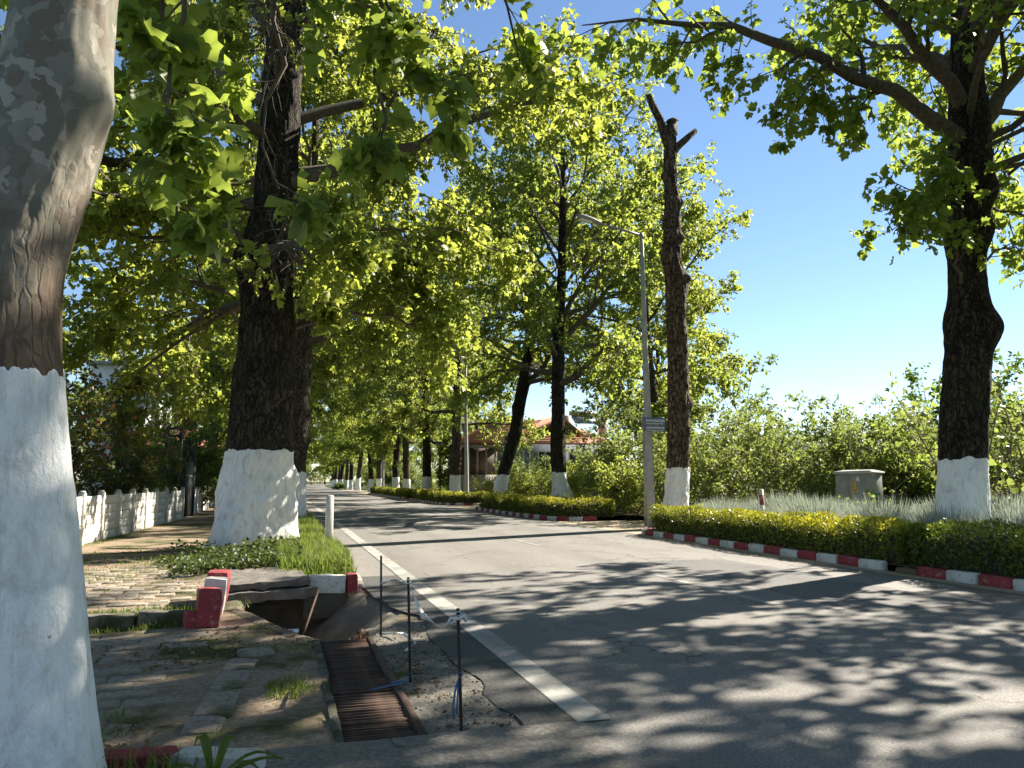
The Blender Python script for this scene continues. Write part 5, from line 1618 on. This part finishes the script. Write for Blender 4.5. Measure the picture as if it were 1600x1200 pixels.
# ------------------------------------------------------------------ street lamps and street sign
def street_lamp(x, y, h, label, arm=2.1, rz=0):
    root = empty('street_lamp', (x, y, 0), rz)
    tag(root, label, 'street lamp', 'street lamps along the right kerb')
    MB().tube([(.12, 0, 0), (.10, 0, .4), (.06, 0, 3), (0, 0, 6), (-.03, 0, h)], [.155, .15, .125, .095, .06], 10).build('pole', M['pole_paint'], root, True)
    MB().tube([(-.03, 0, h - .03), (-.5, 0, h + .06), (-arm * .75, 0, h + .25)], [.045, .04, .036], 8).build('arm', M['metal_grey'], root, True)
    MB().tube([(-.03, 0, h - .16), (-.03, 0, h + .05)], [.075, .07], 10).build('collar', M['metal_grey'], root, True)
    # head: lofted body
    t = np.linspace(0, 1, 9)
    V_, Q_ = [], []
    for k, f in enumerate(t):
        w = .055 + .10 * math.sin(math.pi * min(1, f * .62 + .08))
        hh = .05 + .07 * math.sin(math.pi * min(1, f * .6 + .15))
        c = np.array([-arm * .72 - .78 * f, 0, h + .24 + .17 * f])
        for a in np.arange(10) * 2 * math.pi / 10:
            V_.append(c + np.array([0, w * math.cos(a), hh * math.sin(a) * (1 if math.sin(a) > 0 else .55)]))
    for k in range(8):
        for a in range(10):
            b = (a + 1) % 10
            Q_.append([k * 10 + a, k * 10 + b, k * 10 + 10 + b, k * 10 + 10 + a])
    V_.append(V_[80] * 0 + np.mean(V_[80:90], axis=0))
    T_ = [[80 + a, 80 + (a + 1) % 10, 90] for a in range(10)]
    obj('lamp_head', build('lamp_head', np.array(V_), [np.array(Q_), np.array(T_)], True), M['metal_grey'], root)
    MB().box((-arm * .72 - .52, 0, h + .29), (.42, .2, .07), ry=.21, bev=.03).build('lamp_glass', M['lens'], root)
    return root
street_lamp(11.33, 22.7, 9.72, 'tall grey street lamp with its arm over the road beside the lopped trunk')
street_lamp(11.4, 48.9, 9.6, 'grey street lamp post just right of the slender tree on the third island')
street_lamp(11.4, 92, 9.6, 'distant thin street lamp pole at the far golden hedge')
sp = empty('street_sign', (11.02, 22.3, .1))
tag(sp, 'small blue-grey street name sign on a thin post beside the lamp pole', 'sign')
MB().tube([(0, 0, 0), (0, 0, 3.5)], .035, 8).build('post', M['metal_grey'], sp, True)
for zz, hh in ((3.31, .23), (3.08, .20)):
    pn = MB().box((.38, -.045, zz), (.74, .015, hh), bev=.004).build('name_plate', M['sign_blue'], sp)
    mb = MB()
    xx = .07
    rs = random.Random(int(zz * 100))
    while xx < .68:
        ww = rs.uniform(.02, .05)
        mb.box((xx + ww / 2, -.056, zz + .02), (ww, .006, hh * .32))
        xx += ww + .016
    mb.box((.38, -.056, zz - hh * .33), (.62, .006, hh * .10))
    mb.build('lettering', M['paper'], pn)
# slim white pole behind the stout tree
o = MB().tube([(14.0, 70.4, 0), (14.0, 70.4, 8)], [.16, .10], 8).build('utility_pole', M['pole_paint'], None, True)
tag(o, 'plain pale utility pole between the stout tree and slender tree', 'pole')

# ------------------------------------------------------------------ telecom cabinet
cb = empty('utility_cabinet', (15.45, 17.97, .24), 0)
cb.scale = (1.08, 1.08, 1.08)
tag(cb, 'grey metal utility cabinet with a yellow sticker standing behind the lavender', 'cabinet')
MB().box((0, 0, .70), (.62, .98, 1.32), bev=.012).build('body', M['cabinet'], cb)
MB().box((0, 0, .04), (.60, .96, .12)).build('plinth', M['concrete'], cb)
Vl = []
for sx in (-.35, .35):
    Vl += [(sx, -.54, 1.36), (sx, .54, 1.36), (sx, .54, 1.41), (sx, -.54, 1.41)]
Vl += [(0, -.54, 1.46), (0, .54, 1.46)]
Ql = [[0, 1, 5, 4], [0, 3, 2, 1], [4, 5, 6, 7], [3, 8, 9, 2], [8, 7, 6, 9]]
Tl = []
me_ = build('lid', np.array(Vl), [np.array(Ql), np.array([[0, 4, 7], [0, 7, 3], [3, 7, 8], [1, 2, 6], [1, 6, 5], [2, 9, 6]])])
obj('lid', me_, M['cabinet_lid'], cb)
for k, yy_ in enumerate((.245, -.245)):
    d = MB().box((-.315, yy_, .74), (.02, .465, 1.18), bev=.006).build('door', M['cabinet'], cb)
    if k == 1:
        MB().box((-.334, .055 + yy_ + .12, .66), (.022, .03, .16), bev=.006).build('handle', M['black_metal'], d)
        MB().box((-.327, yy_ + .03, 1.02), (.006, .11, .28)).build('yellow_sticker', M['yellow'], d)
        MB().box((-.327, yy_ - .10, 1.22), (.006, .10, .10)).build('pale_sticker', M['paper'], d)
        mb = MB()
        for q in range(3):
            mb.box((-.331, yy_ + .03, .95 + .07 * q), (.004, .05, .02))
        mb.build('print', M['wood_dark'], d)
    else:
        mb = MB()
        for q in range(4):
            mb.box((-.327, yy_ + .02 * q, .88 + .06 * q), (.004, .26 - .05 * q, .022))
        mb.build('faded_print', M['metal_grey'], d)
mb = MB()
for q, (xx, zz, ww) in enumerate(((-.04, .84, .08), (.07, .85, .1), (.18, .84, .09), (-.02, .72, .07), (.08, .73, .12), (.2, .72, .08), (-.12, .92, .03), (.0, .94, .03))):
    mb.box((xx, -.4925, zz), (ww, .006, .05))
mb.build('green_print', M['green_print'], cb)

# ------------------------------------------------------------------ concrete fence on the left
def fence(name, p0, p1, n, h, label, z=.08):
    root = empty(name, (p0[0], p0[1], z))
    tag(root, label, 'fence', 'concrete fences on the left')
    d = np.array(p1, float) - np.array(p0, float)
    az = math.atan2(d[1], d[0])
    step = np.linalg.norm(d) / n
    u = d / np.linalg.norm(d)
    post = MB().box((0, 0, h / 2), (.13, .15, h), rz=az, bev=.012)
    V_ = None
    pd = post.build('post', M['concrete_pale'])
    cap = MB().box((0, 0, h + .03), (.12, .13, .04), rz=az, taper=.6).build('cap', M['concrete_pale'])
    pk = MB().box((0, 0, 0), (step - .10, .055, .205), rz=az, bev=.012).build('panel', M['concrete_white'])
    dat = [o.data for o in (pd, cap, pk)]
    for o in (pd, cap, pk):
        bpy.data.objects.remove(o)
    for k in range(n + 1):
        c = u * step * k
        po = obj('post', dat[0], None, root, (c[0], c[1], 0))
        obj('post_cap', dat[1], None, po)
        if k < n:
            m_ = u * step * (k + .5)
            for j in range(5):
                obj('panel', dat[2], None, root, (m_[0] + random.uniform(-.008, .008), m_[1] + random.uniform(-.008, .008), .13 + j * .213), (0, random.uniform(-.008, .008), 0))
    return root
M['concrete_white'] = simple('limewashed_concrete', (.50, .48, .44), (.66, .64, .59), 4, .9, .3, .008, stain=(.36, .33, .28))
fence('concrete_fence', (-4.45, 14.6), (-3.49, 30.9), 11, 1.16, 'pale concrete panel fence with posts along the footpath')
fence('concrete_fence', (-3.5, 34.3), (-3.75, 52), 11, 1.12, 'far stretch of concrete panel fence past the black gate')
# black gate
gt = empty('metal_gate', (-3.55, 31.2, .08))
tag(gt, 'black iron gate with a tall lattice gate post at the end of the fence', 'gate')
gp = empty('gate_post', (-.35, -.1, 0), 0, gt)
for sx in (-.24, .24):
    for sy in (-.2, .2):
        MB().box((sx, sy, 1.7), (.06, .06, 3.4)).build('upright', M['black_metal'], gp)
mb = MB()
for zz in (.4, 1.1, 1.8, 2.5, 3.1, 3.38):
    for sy in (-.2, .2):
        mb.box((0, sy, zz), (.42, .045, .05))
mb.build('rungs', M['black_metal'], gp)
lf = MB()
lf.box((.06, 1.5, 1.15), (.05, 2.6, 2.1)).build('gate_leaf', M['black_metal'], gt)
mb = MB()
for k in range(14):
    mb.box((.095, .3 + k * .19, 2.36 + .35 * math.sin(math.pi * k / 13)), (.03, .03, .45))
mb.build('gate_spikes', M['black_metal'], gt)
MB().box((.1, 1.5, 1.62), (.02, 2.6, .05)).build('gate_rail', M['metal_grey'], gt)
MB().box((.05, 2.95, 1.25), (.2, .2, 2.5)).build('far_gate_post', M['black_metal'], gt)

# ------------------------------------------------------------------ houses
def window(parent, c, w, h, axis='y', frame='plaster_white', sgn=-1):
    t = .08
    fr = MB()
    if axis == 'y':
        for s in (-1, 1):
            fr.box((c[0] + s * w / 2, c[1], c[2]), (t, .12, h + t))
            fr.box((c[0], c[1], c[2] + s * h / 2), (w - t, .12, t))
        fr.box((c[0], c[1], c[2]), (.06, .10, h - t))
        p = MB().box((c[0], c[1] + .02, c[2]), (w - .01, .04, h - .01))
    else:
        for s in (-1, 1):
            fr.box((c[0], c[1] + s * w / 2, c[2]), (.12, t, h + t))
            fr.box((c[0], c[1], c[2] + s * h / 2), (.12, w - t, t))
        fr.box((c[0], c[1], c[2]), (.10, .06, h - t))
        p = MB().box((c[0] - .02 * sgn, c[1], c[2]), (.04, w - .01, h - .01))
    o = fr.build('window', M[frame], parent)
    p.build('pane', M['glass'], o)
def hip_roof(parent, x0, x1, y0, y1, z0, z1, inset, name='roof', ov=.6):
    xa, xb, ya, yb = x0 - ov, x1 + ov, y0 - ov, y1 + ov
    ym = (ya + yb) / 2
    # rows of tiles as real steps
    rows = 14
    V_, Q_ = [], []
    def ringv(f):
        z = z0 + (z1 - z0) * f
        return [(xa + inset * f, ya + (ym - ya) * f, z), (xb - inset * f, ya + (ym - ya) * f, z), (xb - inset * f, yb - (yb - ym) * f, z), (xa + inset * f, yb - (yb - ym) * f, z)]
    st_ = .05
    for k in range(rows):
        a, b = ringv(k / rows), ringv((k + 1) / rows)
        n0 = len(V_)
        V_ += [(x, y, z + st_) for x, y, z in a] + b
        for j in range(4):
            Q_.append([n0 + j, n0 + (j + 1) % 4, n0 + 4 + (j + 1) % 4, n0 + 4 + j])
        if k:
            for j in range(4):
                Q_.append([n0 - 4 + j, n0 - 4 + (j + 1) % 4, n0 + (j + 1) % 4, n0 + j])
    n0 = len(V_)
    V_ += [(x, y, z0 - .12) for x, y, _ in ringv(0)]
    for j in range(4):
        Q_.append([n0 + j, n0 + (j + 1) % 4, (j + 1) % 4, j])
    Q_.append([n0 + 3, n0 + 2, n0 + 1, n0])
    return obj(name, build(name, np.array(V_), [np.array(Q_)]), M['roof'], parent)
hs = empty('red_roofed_house', (21, 62, 0))
tag(hs, 'low blue-grey house with a red tiled roof behind the second island trees', 'house')
MB().box((.3, 5, 2.35), (12.4, 10, 4.7)).build('wall', M['plaster_blue'], hs)
rf = hip_roof(hs, -5.9, 6.5, 0, 10, 4.75, 7.1, 4.2)
# gable dormer
Vg = np.array([(-.2, -.35, 5.6), (3.4, -.35, 5.6), (1.6, -.35, 6.95), (-.2, 4.5, 5.6), (3.4, 4.5, 5.6), (1.6, 4.5, 6.95)], float)
obj('gable', build('gable', Vg + np.array([0, .12, -.05]), [np.array([[0, 1, 2], [5, 4, 3]]), np.array([[0, 3, 4, 1]])]), M['wood_dark'], hs)
mb = MB()
for s in (-1, 1):
    a = np.array([(1.6, -.55, 7.12), (1.6 + s * 2.25, -.55, 5.45), (1.6 + s * 2.25, 4.8, 5.45), (1.6, 4.8, 7.12)])
    mb.add(np.vstack([a, a - np.array([0, 0, .16])]), [[0, 1, 2, 3], [7, 6, 5, 4], [0, 4, 5, 1], [1, 5, 6, 2], [2, 6, 7, 3], [3, 7, 4, 0]])
mb.build('gable_roof', M['roof'], hs)
for x in (-4.6, -2.2, .4, 3.2, 5.4):
    window(hs, (x, -.03, 3.2), 1.3, 1.6)
MB().box((-1.0, -.05, 2.2), (.12, .1, 4.3)).build('corner_post', M['plaster_white'], hs)
MB().box((4.1, -.05, 2.2), (.9, .1, 4.3)).build('beige_bay', M['plaster_beige'], hs)
so = MB().box((5.0, 2.0, 7.0), (2.6, 1.4, .08), rx=.6).build('solar_panel', M['solar'], hs)
MB().tube([(3.7, 2.7, 7.55), (6.3, 2.7, 7.55)], .25, 12).build('water_tank', M['cabinet_lid'], hs, True)
for x in (3.0, 6.4):
    ch = MB().box((x, 1.6, 6.3), (.6, .6, 1.9)).build('chimney', M['plaster_beige'], rf)
pc = empty('porch', (14.9, 58, 0))
tag(pc, 'grey open porch with dark posts left of the house', 'porch')
MB().box((0, 0, 1.0), (3.0, 2.4, 2.0)).build('base_wall', M['concrete'], pc)
MB().box((0, 0, 4.2), (3.6, 3.0, .18), rx=.04).build('roof', M['concrete'], pc)
MB().box((0, 1.1, 3.05), (2.9, .1, 2.1)).build('shaded_wall', M['wood_dark'], pc)
for x in (-1.35, -.7, 0, .7, 1.35):
    MB().box((x, -1.05, 3.05), (.12, .12, 2.15)).build('porch_post', M['concrete'], pc)
# blue spruce before the house
ps = Plant(880)
L_ = []
for k in range(42):
    t = k / 41
    z = .4 + 3.5 * t
    az = k * 2.4
    L_ = .15 + 1.5 * (1 - t)
    P = np.array([[0, 0, z], [math.cos(az) * L_ * .5, math.sin(az) * L_ * .5, z - .02], [math.cos(az) * L_, math.sin(az) * L_, z - .12 * L_]])[None]
    P = np.stack([resample(P[0], 6)])
    ps.wood(P, np.full((1, 6), .012), 4)
    P2, R2 = sprout(P, np.full((1, 6), .01), ps.g, 14, .15, 1, .35 * L_ + .1, 4, .8, 0, .1, .02)
    ps.leaf(foliage(P2, ps.g, 16, .12, OVAL_V * np.array([.35, 1, 1]), OVAL_F, jitter=.01, droopy=.0))
ps.wood(np.array([[[0, 0, 0], [0, 0, 2], [0, 0, 4.1]]]), np.array([[.09, .06, .01]]), 8)
sr = empty('spruce_tree', (15.6, 52.8, 0))
sr.scale = (1.25, 1.25, 1.25)
tag(sr, 'small blue-grey spruce in front of the house, left of the leaning trunk', 'tree')
obj('trunk', ps.wood_mesh('trunk'), M['stem'], sr)
obj('foliage', ps.leaf_mesh('foliage'), M['spruce'], sr)
# lattice mast
lm = empty('lattice_mast', (31.5, 70, 0))
tag(lm, 'dark iron lattice power mast behind the tall shrubs', 'mast')
for sx in (-1, 1):
    for sy in (-1, 1):
        MB().tube([(sx * .55, sy * .55, 0), (sx * .16, sy * .16, 15)], .05, 4).build('leg', M['rust'], lm)
mb = MB()
for k in range(22):
    z0_, z1_ = k * .68, (k + 1) * .68
    w0, w1 = .55 - .39 * z0_ / 15, .55 - .39 * z1_ / 15
    s = 1 if k % 2 else -1
    for sy in (-1, 1):
        mb.tube([(s * w0, sy * w0, z0_), (-s * w1, sy * w1, z1_)], .03, 4)
        mb.tube([(sy * w0, s * w0, z0_), (sy * w1, -s * w1, z1_)], .03, 4)
mb.build('bracing', M['rust'], lm)
for zz in (12.2, 13.4, 14.4):
    ar = MB().box((0, 0, zz), (2.0, .10, .10)).build('cross_arm', M['rust'], lm)
    for x in (-.9, .9):
        MB().tube([(x, 0, zz + .05), (x, 0, zz + .35)], [.10, .06], 8).build('insulator', M['concrete_dark'], ar, True)
# left buildings
wb = empty('white_building', (-11.5, 62, 0))
tag(wb, 'tall white building seen over the big bush on the left', 'building')
MB().box((0, 6, 5.0), (4.2, 12, 10.0)).build('wall', M['plaster_white'], wb)
MB().box((.1, 6, 10.1), (4.8, 12.8, .25)).build('roof', M['concrete'], wb)
for zz in (3.0, 6.2, 8.6):
    window(wb, (2.12, 2.2, zz), 1.2, 1.5, 'x', 'concrete', 1)
    window(wb, (2.12, 6.2, zz), 1.2, 1.5, 'x', 'concrete', 1)
    window(wb, (.4, -.03, zz), 1.3, 1.5)
bl = MB().box((1.2, -.5, 5.4), (1.8, 1.0, .15)).build('balcony', M['concrete'], wb)
mb = MB()
for k in range(10):
    mb.box((.4 + k * .18, -.95, 5.95), (.03, .03, 1.0))
mb.box((1.2, -.95, 6.45), (1.8, .05, .05))
mb.build('railing', M['metal_grey'], bl)
rh = empty('garden_house', (-8.6, 56, 0))
tag(rh, 'low house with a red tiled roof behind the black gate', 'house')
MB().box((1.0, 3, 1.85), (6.5, 6, 3.7)).build('wall', M['plaster_beige'], rh)
hip_roof(rh, -2.2, 4.2, 0, 6, 3.75, 5.2, 1.6)
window(rh, (0, -.03, 2.2), 1.2, 1.3)
window(rh, (2.6, -.03, 2.2), 1.2, 1.3)
# far houses on the hill at the right edge
for k, (x, y, z, rz) in enumerate(((300, 250, 14, .5), (330, 262, 19, .2), (285, 268, 12, .8))):
    h_ = empty('hillside_house', (x, y, z), rz)
    tag(h_, ['white hillside house at the far right, lowest of three', 'pale hillside house at the far right, highest of three', 'small pale hillside house nearest the dark trunk'][k], 'house', 'houses on the far hill')
    MB().box((0, 0, 1), (11, 9, 10)).build('wall', M['plaster_white'], h_)
    hip_roof(h_, -5.5, 5.5, -4.5, 4.5, 6, 8.5, 3)
    for x_ in (-3, 0, 3):
        window(h_, (x_, -4.53, 3.5), 1.5, 1.6)
